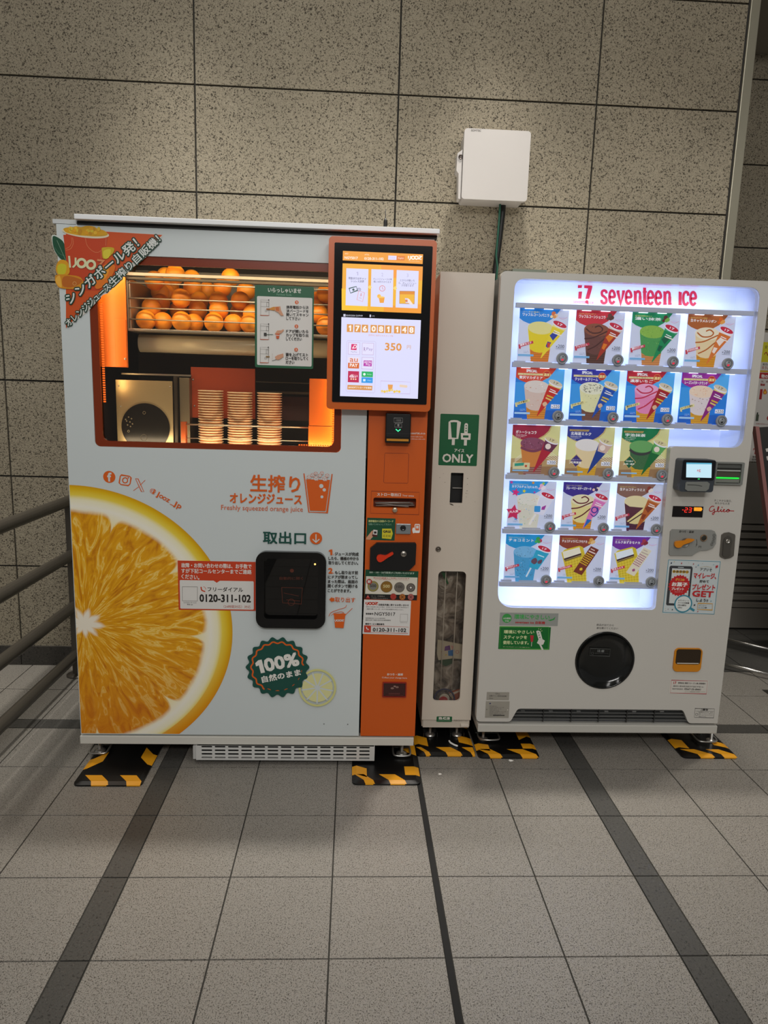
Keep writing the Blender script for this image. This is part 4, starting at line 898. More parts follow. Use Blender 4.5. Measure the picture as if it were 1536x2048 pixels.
d.poly([(290, 1302), (403, 1306), (401, 1362), (288, 1360)], EM('ece0f0')); d.poly([(288, 1360), (401, 1362), (399, 1420), (286, 1416)], EM('d8682a')); d.text('au', 306, 1332, 386, 1336, 36, EM('d8703a'), .02); d.text('PAY', 306, 1384, 384, 1388, 32, EM('fbeee4'), .04)
d.poly([(448, 1336), (532, 1338), (528, 1398), (444, 1394)], EM('b832a8')); d.text('AEON', 452, 1353, 524, 1356, 24, EM('f4e0f8'), .02); d.text('Pay', 470, 1380, 518, 1382, 20, EM('f4e0f8'), .02)
d.poly([(288, 1444), (400, 1448), (398, 1562), (284, 1558)], EM('c01c50')); d.text('d払い', 303, 1494, 383, 1497, 34, EM('fbe8ee'), .03)
for i in range(3): d.disc(319 + 23 * i, 1526 + i, 8, EM('f8d8b0'), 12)
d.poly([(427, 1448), (542, 1452), (540, 1508), (425, 1504)], EM('12b060')); d.poly([(425, 1508), (540, 1512), (538, 1568), (423, 1564)], EM('2a9ae8')); d.disc(454, 1478, 13, EM('e8fbf0')); d.text('WeChat', 480, 1478, 528, 1480, 14, EM('c8f4dc')); d.rect(441, 1526, 465, 1550, EM('d8ecfb'), 3); d.text('Alipay', 482, 1540, 526, 1542, 14, EM('c8e4fb'))
d.poly([(282, 1586), (536, 1596), (532, 1642), (280, 1632)], EM('d8924a')); d.text('IJOOZギフトカードを使用', 292, 1611, 524, 1619, 22, EM('fbeedd'), .02)
d.line([(620, 1545), (926, 1558), (918, 1678), (618, 1668)], 2.5, EM('c8b0d8'), True); d.poly([(692, 1582), (745, 1584), (738, 1635), (698, 1633)], EM('e8a050'))
for i in range(8): d.disc(635 + 25 * i, 1650 + (i % 2) * 5 - (i in (3, 4)) * 12, 13, EM('f0c850' if i % 2 else 'ecd080'), 12)
for i in range(4): d.disc(825 + 18 * i, 1596 + 2 * i, 14, EM('ecd2b8'), 12)
obj('display', d, sn, 'lit display with prices and payment logos')

# base plinth, vent grille, feet
x0, x1, z0, z1 = onY(162, 1487, YJ).x - .002, onY(827, 1489, YJ).x, onY(500, 1489, YJ).y, onY(500, 1473.5, YJ).y
b = MB(); b.box(x0, x1, YJ - .003, YB1, z0, min(z1, zbot - .0005), M('cfcdc4', .4)); obj('plinth', b, J, 'cream base bar', bevel=.002)
zp = z0
gx0, gx1 = onY(392, 1510, YJ - .01).x, onY(749, 1510, YJ - .01).x; gz0, gz1 = onY(600, 1521, YJ - .01).y, onY(600, 1489.5, YJ - .01).y
b = MB(); holes = []
NC, NR = 13, 4; pw = (gx1 - gx0 - .03) / NC; ph = (gz1 - gz0 - .006) / NR
for i in range(NC):
    for j in range(NR):
        cx_ = gx0 + .016 + pw * (i + .5); cz_ = gz0 + .003 + ph * (j + .5); holes.append(rr(cx_ - pw * .41, cz_ - ph * .24, cx_ + pw * .41, cz_ + ph * .24, ph * .24, 3))
gz1 = min(gz1, zp - .001)
b.prism([(gx0, gz0), (gx1, gz0), (gx1, gz1), (gx0, gz1)], YJ - .01, YJ - .008, M('c9c9c6', .4), holes); b.box(gx0 - .012, gx0 - .0005, YJ - .006, YJ + .03, gz0 + .002, gz1 - .004, M('b9b9b6', .4)); b.box(gx0, gx1, YJ + .02, YJ + .025, gz0, gz1, M('1a1a1a', .7)); b.box(gx0, gx0 + .002, YJ - .008, YJ + .02, gz0, gz1, M('b9b9b6', .4)); b.box(gx1 - .002, gx1, YJ - .008, YJ + .02, gz0, gz1, M('b9b9b6', .4)); b.box(gx0 + .002, gx1 - .002, YJ - .008, YJ + .02, gz0, gz0 + .002, M('b9b9b6', .4))
obj('vent_grille', b, J, 'white slotted vent grille')
def foot(par, x, y, zt, zb=.0126, br=True, r=.012):
    b = MB(); b.lathe([(.022, 0), (.022, .006), (.012, .012), (.006, .013), (.006, zt - zb)], (x, y, zb), 'z', zinc, 20); f_ = obj('foot', b, par, 'zinc adjustable foot')
    if br:
        b = MB(); b.tube(catmull([(x - .032, y + .05, zb + .014), (x - .034, y - .005, zb + .010), (x - .024, y - .026, zb + .008), (x + .024, y - .026, zb + .008), (x + .034, y - .005, zb + .010), (x + .032, y + .05, zb + .014)], 6), .004, zinc, 8)
        b.box(x - .03, x + .03, y + .02, y + .1, zb + .016, zb + .02, M('4a4b4a', .4, .7)); obj('foot_clamp', b, f_, 'steel anti-topple clamp')
for u, v in ((200, 1503), (803, 1508)):
    p = onZ(u, v, .013); foot(J, p.x, p.y, zp)
    foot(J, p.x, YB1 - .1, zp, .0006, False)
# antenna on the roof
q = onY(771, 418, 2.75); zr2 = zr + .016
t = MB(); t.lathe([(.011, 0), (.011, .004), (.004, .008), (.004, .05)], (q.x, 2.75, zr2 + .0003), 'z', M('141414', .5), 14); q2 = onY(772, 455, 2.75).y
t.tube([(q.x, 2.75, zr2 + .05), (q.x + .002, 2.75, q2), (q.x, 2.75, q.y)], [.003, .0022, .0012], M('141414', .5), 8); t.lathe([(.007, 0), (.007, .035), (.003, .045)], (q.x + .001, 2.75, q2 - .012), 'z', M('141414', .5), 10)
tag(obj('antenna', t, base=(q.x, 2.75, zr2)), 'thin black whip antenna standing on the roof of the juice machine', 'antenna')

# corner banner stuck on the door
d = D(P(YJ), YJ - .0012); d.vw = K_
BO = M('cc5016', .4); LG = M('cfd8d2', .4); YE = M('d8a21c', .35); GD = M('0c4a30', .4)
d.poly([(200, 150), (720, 145), (1452, 188), (1380, 290), (1230, 480), (1060, 610), (740, 940), (680, 960), (480, 1180), (205, 1390)], M('d8d4cc', .4))
d.poly([(206, 160), (720, 150), (1440, 192), (1330, 300), (700, 860), (206, 1386)], BO)
d.blob([(25, 205), (120, 215), (190, 300), (215, 420), (215, 535), (150, 500), (60, 400)], LG); d.blob([(38, 212), (120, 235), (182, 300), (205, 430), (208, 530), (120, 480), (50, 360)], GD); d.line([(90, 260), (205, 520)], 4, M('8aa890'), smooth=0); d.line([(62, 350), (120, 430), (195, 460)], 3, M('5a8a70'), smooth=4)
d.poly([(172, 190), (745, 190), (675, 760), (640, 905), (270, 905), (215, 560)], M('bf3f16', .4))
for pp in ([(290, 225), (300, 300), (265, 370), (205, 388)], [(455, 235), (480, 330), (550, 400), (615, 415), (670, 380)], [(275, 225), (280, 290), (250, 345), (200, 370)], [(658, 400), (655, 510)], [(720, 235), (715, 330)]): d.line(pp, 4, M('d98a5a'), smooth=5)
d.disc(458, 165, 300, M('dcd2b4'), 40, 62, -4); d.disc(458, 152, 284, M('c99a18'), 40, 50, -4)
d.blob([(185, 140), (215, 110), (280, 105), (330, 82), (400, 92), (470, 76), (560, 84), (610, 112), (690, 135), (735, 172), (690, 190), (460, 205), (250, 175)], YE, 5)
for i in range(26): d.disc(210 + rnd.random() * 480, 105 + rnd.random() * 70, 14 + rnd.random() * 12, M(('e8b82a', 'c78e10', 'd8c030', 'e0a010')[i % 4]), 10)
for pp, c_ in (([(80, 610), (130, 515), (230, 540), (250, 690), (110, 700)], 'd89a1c'), ([(100, 600), (150, 560), (215, 590), (195, 690), (115, 695)], 'c8c02a'), ([(68, 740), (100, 700), (250, 705), (400, 740), (430, 870), (170, 880), (90, 830)], 'd08a1c'), ([(75, 760), (130, 715), (155, 860), (100, 830)], 'e8b040'), ([(170, 740), (260, 720), (420, 780), (300, 860), (175, 850)], 'b8641c'), ([(670, 400), (680, 355), (820, 360), (800, 440), (690, 500)], 'c8aa24'), ([(690, 400), (780, 380), (760, 480), (700, 495)], 'd8c83a'), ([(580, 850), (640, 640), (740, 560), (840, 600), (760, 780), (640, 880)], 'e0761c'), ([(650, 690), (700, 610), (760, 640), (720, 740), (670, 760)], 'e89a2a')): d.blob(pp, M(c_, .35), 4)
d.icon([[(0, 0), (.03, .95)], [(.19, .14), (.19, .7), (.12, .9), (.1, .85)]], 250, 462, 690, 620, 24, M('d8d8ac')); d.ring(410, 555, 50, 32, M('d8d8ac')); d.ring(530, 575, 50, 32, M('d8d8ac')); d.line([(610, 515), (690, 525), (640, 580)], 24, M('d88a5a'))
d.ring(320, 815, 22, 6, M('d8a05a'))
d.text('シンガポール発！', 225, 1035, 1112, 280, 128, M('dadcd8', .4), .018, M('0b3a2a', .4), .14)
d.text('オレンジジュース', 218, 1338, 762, 838, 82, M('dadcd8', .4), .018, M('0b3a2a', .4), .17); d.text('生搾り自販機！', 776, 822, 1392, 228, 104, M('dadcd8', .4), .018, M('0b3a2a', .4), .15)
obj('corner_banner', d, J, 'orange and green corner banner with a juice cup')

# oranges in the rack
RO = .0355
m, nt, bs = nodes('orange_peel'); tc = nn(nt, 'ShaderNodeTexCoord'); ns = nn(nt, 'ShaderNodeTexNoise'); ns.inputs['Scale'].default_value = 260; nt.links.new(tc.outputs['Object'], ns.inputs[0])
n4 = nn(nt, 'ShaderNodeTexNoise'); n4.inputs['Scale'].default_value = 14; nt.links.new(tc.outputs['Object'], n4.inputs[0])
nt.links.new(ramp(nt, n4.outputs[0], [(.3, 'ee8410'), (.7, 'f8a428')]), bs.inputs['Base Color'])
bp = nn(nt, 'ShaderNodeBump'); bp.inputs['Strength'].default_value = .25; bp.inputs['Distance'].default_value = .002; nt.links.new(ns.outputs[0], bp.inputs['Height']); nt.links.new(bp.outputs[0], bs.inputs['Normal']); bs.inputs['Roughness'].default_value = .42
rows = [[(492, 588), (603, 572), (700, 592), (762, 580), (865, 582), (965, 585), (1048, 592), (1437, 600)],
        [(492, 497), (592, 477), (685, 515), (782, 512), (890, 512), (995, 525), (1062, 532), (1400, 532), (1450, 545)],
        [(520, 420), (628, 430), (697, 452), (790, 465), (888, 466), (1000, 466), (1392, 466), (1447, 480)],
        [(560, 362), (642, 392), (755, 396), (832, 414), (908, 396), (1030, 415), (1440, 428)],
        [(570, 338), (667, 330), (752, 352), (950, 345)]]
rn = ['lowest row', 'second row up', 'third row up', 'fourth row up', 'top of the heap']
on = ['first', 'second', 'third', 'fourth', 'fifth', 'sixth', 'seventh', 'eighth', 'ninth']
ball = MB(); nu, nv = 28, 16; vs = [(0, 0, -RO)] + [(RO * math.sin(math.pi * j / nv) * math.cos(2 * math.pi * i / nu), RO * math.sin(math.pi * j / nv) * math.sin(2 * math.pi * i / nu), -RO * math.cos(math.pi * j / nv)) for j in range(1, nv) for i in range(nu)] + [(0, 0, RO * .965)]
fs = [(0, 1 + (i + 1) % nu, 1 + i) for i in range(nu)] + [(1 + j * nu + i, 1 + j * nu + (i + 1) % nu, 1 + (j + 1) * nu + (i + 1) % nu, 1 + (j + 1) * nu + i) for j in range(nv - 2) for i in range(nu)] + [(1 + (nv - 2) * nu + i, 1 + (nv - 2) * nu + (i + 1) % nu, len(vs) - 1) for i in range(nu)]
ball.add(vs, fs, m, True)
pos = []
for r_, row in enumerate(rows):
    for x, y in row:
        pos.append([0, YR + .06 + .012 * r_, 0, r_, x, y])
def seat(p):                            # the point at this depth where the orange shows in the window
    q = at(A_, p[4], p[5], p[1]); p[0], p[2] = max(q.x, xr0 + RO + .004), max(q.y, TRZ + RO + .0015)
for p in pos: seat(p)
for _ in range(80):
    for i in range(len(pos)):
        for j in range(i):
            a, c_ = pos[i], pos[j]; L = math.sqrt(sum((a[k] - c_[k]) ** 2 for k in range(3)))
            if L < 2 * RO + .0012:
                bk = a if (a[1], i) > (c_[1], j) else c_; bk[1] += .004; seat(bk)
proto = None; cnt = {}
for x, y, z, r_, _x, _y in pos:
    # keep the line of sight: move along it as the orange went back in the heap
    i = cnt.get(r_, 0); cnt[r_] = i + 1
    if proto is None: o = obj('orange', ball); proto = o
    else: o = proto.copy(); COL.objects.link(o)
    o.location = (x, y, z); o.rotation_euler = (rnd.random() * 6, rnd.random() * 6, rnd.random() * 6)
    tag(o, 'orange in the rack behind the window, %s, %s from the left' % (rn[r_], on[i]), 'orange', 'oranges in the juice machine rack')

# cup stacks
SN = ['left', 'middle', 'right']; on2 = on + ['tenth', 'eleventh', 'twelfth', 'thirteenth', 'fourteenth', 'fifteenth', 'sixteenth', 'seventeenth', 'eighteenth', 'nineteenth', 'twentieth', 'twenty-first', 'twenty-second', 'twenty-third', 'twenty-fourth', 'twenty-fifth', 'twenty-sixth']
YC = YJ + .135; cup0 = None; rim = M('e6cdaa', .45); side = M('c9824e', .5)
for s_, (cx_, ty) in enumerate(((848, 922), (998, 932), (1150, 935))):
    q = at(A_, cx_, ty, YC); r_ = (at(A_, cx_ + 64, 1000, YC).x - at(A_, cx_ - 64, 1000, YC).x) / 2; n_ = 24
    zb = zc0 + .003; dz = (q.y - zb) / n_
    for i in range(n_):
        if cup0 is None:
            b = MB(); b.lathe([(r_ * .86, 0), (r_ * .93, dz * .5)], (0, 0, 0), 'z', side, 28); b.lathe([(r_ * .93, dz * .5), (r_, dz * .56), (r_ * 1.01, dz * .75), (r_ * .985, dz * .93), (r_ * .9, dz * .94)], (0, 0, 0), 'z', rim, 28); o = obj('paper_cup', b); cup0 = o
        else: o = cup0.copy(); COL.objects.link(o)
        o.location = (q.x, YC, zb + i * dz); tag(o, '%s stacked paper cup from the bottom in the %s stack' % (on2[i], SN[s_]), 'cup', 'paper cups in the %s stack' % SN[s_])

# ------------------------------------------------------------------ narrow bin for ice cream sticks
cream = M('d2c9bb', .35)
bx0, bx1, bz0, bz1 = .305, .5065, .108, 1.862
T = thing('narrow_bin', 'tall narrow white bin with green sign between the two vending machines', 'rubbish bin', (.406, 2.9, 0))
wx = (at(E_, 868, 10, YT).x + .001, at(E_, 1072, 1225, YT).x - .002, at(E_, 1072, 1225, YT).y, at(E_, 868, 10, YT).y)
sl = (at(N_, 430, 1285, YT).x, at(N_, 660, 1910, YT).x, at(N_, 660, 1910, YT).y, at(N_, 430, 1285, YT).y)
b = MB(); b.box(bx0 + .002, bx0 + .006, YT + .014, 3.2, bz0 - .035, bz1 - .004, cream); b.box(bx1 - .006, bx1 - .002, YT + .014, 3.2, bz0 - .035, bz1 - .004, cream); b.box(bx0 + .006, bx1 - .006, 3.19, 3.2, bz0 - .035, bz1 - .004, cream); b.box(bx0 + .006, bx1 - .006, YT + .014, 3.19, bz1 - .01, bz1 - .004, cream); b.box(bx0 + .006, bx1 - .006, YT + .014, 3.19, bz0 - .035, bz0 - .02, cream); b.box(bx0 + .006, bx1 - .006, YT + .004, YT + .013, bz0 - .035, bz0 - .003, M('c9c1b4', .4)); obj('body', b, T)
b = MB(); b.prism([(bx0, bz0), (bx1, bz0), (bx1, bz1), (bx0, bz1)], YT, YT + .012, cream, [rr(wx[0], wx[2], wx[1], wx[3], .018), rr(*(sl[0], sl[2], sl[1], sl[3]), .003)]); dr = obj('door', b, T, bevel=.002)
b = MB(); b.box(wx[0] - .006, wx[1] + .006, YT + .0125, YT + .0145, wx[2] - .006, wx[3] + .006, glass('bin_pane', 'efece8', .05)); obj('window_pane', b, dr, 'clear window pane')
b = MB(); b.box(sl[0] - .01, sl[1] + .01, YT + .03, YT + .034, sl[2] - .01, sl[3] + .01, M('0a0a0a', .5)); zz = at(N_, 600, 1612, YT).y; b.box(sl[0] + .012, sl[1], YT + .02, YT + .03, zz - .0015, zz, M('c9c4bc', .3)); obj('slot_flap', b, dr, 'black flap inside the slot')
for xt, xb in ((940, 905), (1048, 998)):
    b = MB(); p, q = at(E_, xt, 10, YT + .02), at(E_, xb, 1110, YT + .02); b.tube([(p.x, YT + .021, p.y), (p.x, YT + .021, q.y)], .0018, M('e4e0d8', .4), 8); obj('guard_wire', b, T, 'thin white guard wire')
b = MB(); q = at(D_, 888, 1372, YT); b.lathe([(.0105, 0), (.0105, .003), (.008, .004), (.008, .002), (.004, .002), (.003, .004)], (q.x, YT - .0003, q.y), 'y-', M('6e675e', .35, .6), 20); obj('lock', b, dr, 'round metal lock')
d = D(P(YT), YT - .0004); d.vw = N_; SG = M('0a5c34', .4); SW = M('dcd8ce', .45)
d.rect(215, 75, 955, 1150, SG, 20)
d.line([(440, 720), (440 + 36, 720), (476, 585)], 1, SG)
d.line([(400, 245), (430, 232), (492, 226), (560, 232), (595, 250), (560, 582), (408, 582)], 40, SW, True); d.rect(450, 585, 504, 718, SW)
d.line([(742, 300), (735, 480)], 72, SW); d.disc(742, 305, 36, SW, 16); d.poly([(630, 472), (835, 480), (826, 612), (636, 605)], SW); d.rect(676, 518, 786, 566, SG); d.rect(698, 610, 752, 728, SW)
for i, y in enumerate((322, 374, 426)): d.disc(741 - i * 2, y, 14, SG, 12)
d.text('アイス', 500, 826, 698, 834, 66, SW, .03); d.text('ONLY', 258, 982, 878, 998, 168, SW, .03)
obj('sign_sticker', d, dr, 'green ice only sign')
d = D(P(YT), YT - .0004); d.vw = E_; d.rect(853, 1362, 995, 1412, SG, 6); d.text('acs', 873, 1378, 975, 1380, 20, SW, .08); d.line([(868, 1396), (980, 1397)], 2, SW); d.text('RBC6G1161', 1015, 1399, 1140, 1402, 14, M('8a8278')); obj('badge', d, dr, 'small green badge')
d = D(P(YT), YT - .0003); d.vw = N_; DK = M('6a6258', .6)
for x, y in ((770, 1400), (765, 1520), (758, 1655), (738, 1705), (773, 1710), (745, 1780), (920, 1880), (595, 1980), (305, 1480), (275, 1300), (200, 1385)): d.disc(x, y, 4 + rnd.random() * 5, DK, 8)
d.blob([(398, 1915), (440, 1920), (480, 1945), (470, 1955), (420, 1935)], M('4a423a', .6)); obj('smudges', d, dr)
b = MB(); q0, q1, q2, q3 = box2(E_, 1076, 1430, 1148, 1455, YT); b.box(q0, q1, YT - .006, YT + .0035, q2, q3, M('d8d0c4', .35)); obj('door_catch', b, T, bevel=.001)
for u, v in ((860, 1470), (913, 1470)):
    p = onZ(u, v, .013); foot(T, p.x, p.y, bz0 - .0355, .0126, False)
    b = MB(); b.box(p.x - .03, p.x + .03, p.y + .025, p.y + .03, .0126, .03, M('2c2b29', .4, .5)); b.box(p.x - .03, p.x - .027, p.y - .015, p.y + .025, .0126, .03, M('2c2b29', .4, .5)); b.box(p.x + .027, p.x + .03, p.y - .015, p.y + .025, .0126, .03, M('2c2b29', .4, .5)); obj('foot_bracket', b, T, 'dark foot bracket')
    foot(T, p.x, 3.15, bz0 - .0355, .0006, False)
# rubbish in the bin
def sheet(name, pts, th, m, lab, cat, base, grp='rubbish inside the narrow bin', y=None):
    b = MB(); b.prism(pts, y, y + th, m); return tag(obj(name, b, base=base), lab, cat, grp)
yb = YT + .03
m, nt, bs = nodes('clear_bag'); tc = nn(nt, 'ShaderNodeTexCoord'); ns = nn(nt, 'ShaderNodeTexNoise'); ns.inputs['Scale'].default_value = 14; ns.inputs['Detail'].default_value = 5; ns.inputs['Distortion'].default_value = 1.5; nt.links.new(tc.outputs['Object'], ns.inputs[0])
nt.links.new(ramp(nt, ns.outputs[0], [(.32, '4b433d'), (.45, '877c72'), (.56, 'b0a79d'), (.66, 'e4ded6'), (.75, '8f8377')]), bs.inputs['Base Color']); bs.inputs['Roughness'].default_value = .25
bp = nn(nt, 'ShaderNodeBump'); bp.inputs['Strength'].default_value = .8; bp.inputs['Distance'].default_value = .02; nt.links.new(ns.outputs[0], bp.inputs['Height']); nt.links.new(bp.outputs[0], bs.inputs['Normal'])
b = MB(); ring_ = []
nL, nA = 14, 24
vs = []; fs = []
for j in range(nL + 1):
    z = bz0 - .018 + (wx[3] + .08 - bz0 + .018) * j / nL; f_ = .25 if j in (0, nL) else 1
    for i in range(nA):
        a = 2 * math.pi * i / nA; rx, ry = .085 * (1 - .06 * rnd.random()) * f_, .2 * (1 - .06 * rnd.random()) * f_
        c_, s_ = math.cos(a), math.sin(a); vs.append((.4055 + rx * abs(c_) ** .5 * (1 if c_ > 0 else -1), YT + .262 + ry * abs(s_) ** .4 * (1 if s_ > 0 else -1), z))
for j in range(nL): fs += [(j * nA + i, j * nA + (i + 1) % nA, (j + 1) * nA + (i + 1) % nA, (j + 1) * nA + i) for i in range(nA)]
fs += [tuple(range(nA - 1, -1, -1)), tuple(nL * nA + i for i in range(nA))]
b.add(vs, fs, m, True); tag(obj('rubbish_bag', b, base=(.4055, YT + .29, bz0 - .018)), 'crumpled clear plastic bag of rubbish filling the narrow bin', 'bag')
Pz = lambda pts: [tuple(at(E_, x, y, yb)) for x, y in pts][::-1]
sheet('food_wrapper', Pz([(890, 12), (930, 20), (965, 130), (950, 132), (905, 40)]), .004, M('0e6a34', .4), 'green ice cream wrapper behind the top of the bin window', 'wrapper', (.36, yb, .72), y=yb)
sheet('food_wrapper', Pz([(862, 650), (1095, 695), (1085, 830), (1010, 822), (870, 840), (855, 780)]), .006, M('c9c2ae', .45), 'white wrapper with purple and blue squares in the middle of the bin window', 'wrapper', (.4, yb, .5), y=yb)
o = bpy.data.objects['food_wrapper.001']
d = D(P(yb), yb - .0004); d.vw = E_; d.poly([(930, 712), (975, 700), (982, 745), (925, 752)], M('6a3a86')); d.poly([(958, 752), (1018, 738), (1012, 800), (962, 798)], M('3a7ac0')); d.poly([(985, 700), (1012, 712), (1000, 745)], M('d89a9a')); d.ring(1045, 762, 14, 4, M('c0605a')); d.disc(940, 790, 7, M('d8b83a'), 8); d.disc(900, 760, 5, M('c0605a'), 8); obj('printing', d, o)
sheet('food_wrapper', Pz([(880, 835), (1005, 822), (1000, 880), (940, 905), (890, 880)]), .004, M('1a4a2a', .4), 'dark green wrapper below the white printed one in the bin', 'wrapper', (.39, yb + .01, .45), y=yb + .01)
b = MB(); q = at(E_, 925, 1200, yb); k = .022; b.lathe([(k * 1.0, -.004), (k, .0), (k * .96, .002), (k * .8, .0025)], (q.x, yb + .002, q.y), 'y-', M('c9c4ba', .4), 28); o = tag(obj('cone_lid', b, base=(q.x, yb, q.y)), 'round paper lid with blue rim and red print low in the bin window', 'lid', 'rubbish inside the narrow bin')
d = D(P(yb), yb - .0009); d.vw = E_; d.ring(925, 1200, 92, 16, M('2a2e5a'), 36); d.disc(915, 1215, 42, M('b8202a'), 24); d.ring(925, 1200, 70, 4, M('4a4a70'), 36); obj('printing', d, o)
sheet('food_wrapper', Pz([(965, 1150), (1070, 1115), (1068, 1225), (1010, 1225), (985, 1190)]), .004, M('a8502e', .4), 'torn orange wrapper beside the round lid in the bin', 'wrapper', (.43, yb + .008, .23), y=yb + .008)
o = bpy.data.objects['food_wrapper.003']; d = D(P(yb + .008), yb + .0075); d.vw = E_; d.poly([(965, 1152), (1070, 1115), (1070, 1130), (1010, 1160), (990, 1190)], M('d8cfc0')); d.disc(1000, 1185, 12, M('d8c890'), 8); obj('printing', d, o)

# ------------------------------------------------------------------ ice cream vending machine
iw = M('c9c6bf', .33); ix0, ix1, iz0, iz1 = .517, 1.509, .132, 1.862
I = thing('ice_cream_vending_machine', 'white ice cream vending machine with lit display of fifteen product cards', 'vending machine', (1.013, 2.95, 0))
op_ = rpoly([(1.476, 1.8385), (.568, 1.8385), (.574, .608), (1.204, .608), (1.199, 1.2525), (1.478, 1.2525)], [.045, .04, .07, .02, .02, .045], 8)
hp = lambda x, y: tuple(at(H_, x, y, YI))
n1, n2, n3, n4 = hp(230, 664), hp(268, 601), hp(1105, 617), hp(1132, 684)
outer = rpoly([(ix0, iz0), (n1[0], iz0), (n2[0], n2[1]), (n3[0], n2[1]), (n4[0], iz0), (ix1, iz0), (ix1, iz1), (ix0, iz1)], [.02, .02, .02, .02, .02, .006, .012, .02], 6)
pc0 = at(H_, 708, 356, YI); pr = (at(H_, 858, 356, YI).x - at(H_, 558, 356, YI).x) / 2
cr0 = box2(H_, 1062, 292, 1190, 412, YI)
b = MB(); b.prism(outer, YI, YI + .03, iw, [op_, circ(pc0.x, pc0.y, pr - .003, 48)]); idr = obj('door', b, I)
b = MB(); b.box(ix0 + .006, ix0 + .012, YI + .034, 3.25, .118, 1.85, M('8f8f8d', .4)); b.box(ix1 - .01, ix1 - .004, YI + .034, 3.25, .118, 1.85, iw); b.box(ix0 + .012, ix1 - .01, YI + .034, 3.25, 1.844, 1.85, iw); b.box(ix0 + .012, ix1 - .01, 3.244, 3.25, .118, 1.844, iw); b.box(ix0 + .012, ix1 - .01, YI + .2, 3.244, .118, .125, iw)
b.box(ix0 + .009, ix1 - .006, YI + .031, YI + .034, iz1 - .017, iz1 - .010, M('3a3a3a', .6)); obj('cabinet', b, I)
pz0, pz1 = onY(1200, 1465.5, YI).y, onY(1200, 1450, YI).y
b = MB(); b.box(ix0 + .008, ix1 + .001, YI - .002, 3.25, pz0, min(pz1, iz0 - .002), M('c2c0b8', .38)); obj('plinth', b, I, bevel=.003)
b = MB(); b.box(n1[0] - .02, n4[0] + .02, YI + .036, YI + .04, iz0 - .005, n2[1] + .03, M('0b0b0b', .7)); zz = (n2[1] - iz0) / 4
for i in range(4): b.box(n1[0] - .01, n4[0] + .01, YI + .012, YI + .03, iz0 + zz * i + .004, iz0 + zz * i + .008, M('5e5f5e', .45))
for x in (400, 542, 682, 825, 965): q = hp(x, 640); b.box(q[0] - .0015, q[0] + .0015, YI + .008, YI + .034, iz0 - .002, n2[1] + .003, M('2b2b2b', .5))
for i in range(6): q = hp(290 + i * 142, 628); b.box(q[0], q[0] + .016, YI + .02, YI + .032, q[1] - .002, q[1] + .003, M('8b8b89', .5))
obj('air_grille', b, I, 'dark louvred air intake')
# lit display case
CV0, CV1 = YI + .0305, YI + .125; lw_ = M('dfe6f4', .4)
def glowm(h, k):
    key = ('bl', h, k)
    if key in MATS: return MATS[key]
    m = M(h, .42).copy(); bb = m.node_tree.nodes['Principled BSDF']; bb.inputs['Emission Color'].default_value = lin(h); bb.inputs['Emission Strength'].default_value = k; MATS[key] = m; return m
b = MB(); pnl = glowm('ccd6f6', .34)
b.box(.55, 1.452, CV1, CV1 + .006, .585, 1.85, pnl); b.box(.545, .55, CV0, CV1, .585, 1.843, lw_)
b.add([(1.482, CV0, 1.243), (1.482, CV0, 1.8425), (1.452, CV1, 1.8425), (1.452, CV1, 1.243)], [(0, 1, 2, 3)], lw_); b.add([(1.21, CV0, .585), (1.21, CV0, 1.243), (1.19, CV1, 1.243), (1.19, CV1, .585)], [(0, 1, 2, 3)], lw_)
b.add([(.55, CV0, .586), (1.21, CV0, .586), (1.19, CV1, .60), (.55, CV1, .60)], [(0, 1, 2, 3)], lw_); b.add([(1.19, CV0, 1.243), (1.482, CV0, 1.243), (1.452, CV1, 1.2435), (1.19, CV1, 1.2435)], [(0, 1, 2, 3)], lw_); b.add([(.55, CV0, 1.8425), (1.482, CV0, 1.8425), (1.452, CV1, 1.8425), (.55, CV1, 1.8425)], [(3, 2, 1, 0)], lw_)
dc = obj('display_case', b, I, 'white lit display case')
pn_ = rpoly([(1.4745, 1.837), (.5695, 1.837), (.5755, .6095), (1.2025, .6095), (1.1975, 1.254), (1.4765, 1.254)], [.0435, .0385, .0685, .0185, .0215, .0435], 8)
b = MB(); b.prism(pn_, YI + .004, YI + .006, glass('display_pane', 'fbfcff', .03)); obj('display_pane', b, I, 'clear display pane')
YCd = 2.60
rl = M('d2d5dc', .4); led = M('e9f0ff', .5, 0, 3.0)
RZ = [(1.740, 1.757), (1.5275, 1.5465), (1.3185, 1.3365), (1.1105, 1.128), (.9, .918), (.689, .7075)]
for k, (z0, z1) in enumerate(RZ):
    xe = 1.4705 if k < 3 else 1.198
    b = MB(); b.box(.5815, xe, 2.576, 2.59, z0, z1, rl); r_ = obj('rail', b, I, bevel=.001)
    b = MB(); n_ = 12 if k < 3 else 8
    for i in range(n_): x = .60 + (xe - .62) * (i + .5) / n_; b.box(x - .017, x + .017, 2.5915, 2.5945, z0 - .0015, z0 + .0015, led)
    obj('led_strip', b, r_, 'bright white light strip')
    if 0 < k:
        b = MB()
        for c in range(4 if k < 3 else 3):
            x = .602 + .2107 * c; b.box(x - .012, x + .03, 2.5905, 2.5985, z1 - .002, z1 + .005, M('c9ccd6', .35)); b.box(x + .06, x + .13, 2.5905, 2.5985, z1 - .002, z1 + .003, M('c9ccd6', .35))
        obj('card_clip', b, r_)
for zc_ in (1.79, 1.64, 1.43): area('display_lamp', (1.02, YI + .045, zc_), (1.02, CV1, zc_ - .02), .8, .01, .42, (.82, .89, 1))
for zc_ in (1.21, 1.0, .8, .65): area('display_lamp', (.88, YI + .045, zc_), (.88, CV1, zc_ - .02), .55, .01, .3, (.82, .89, 1))

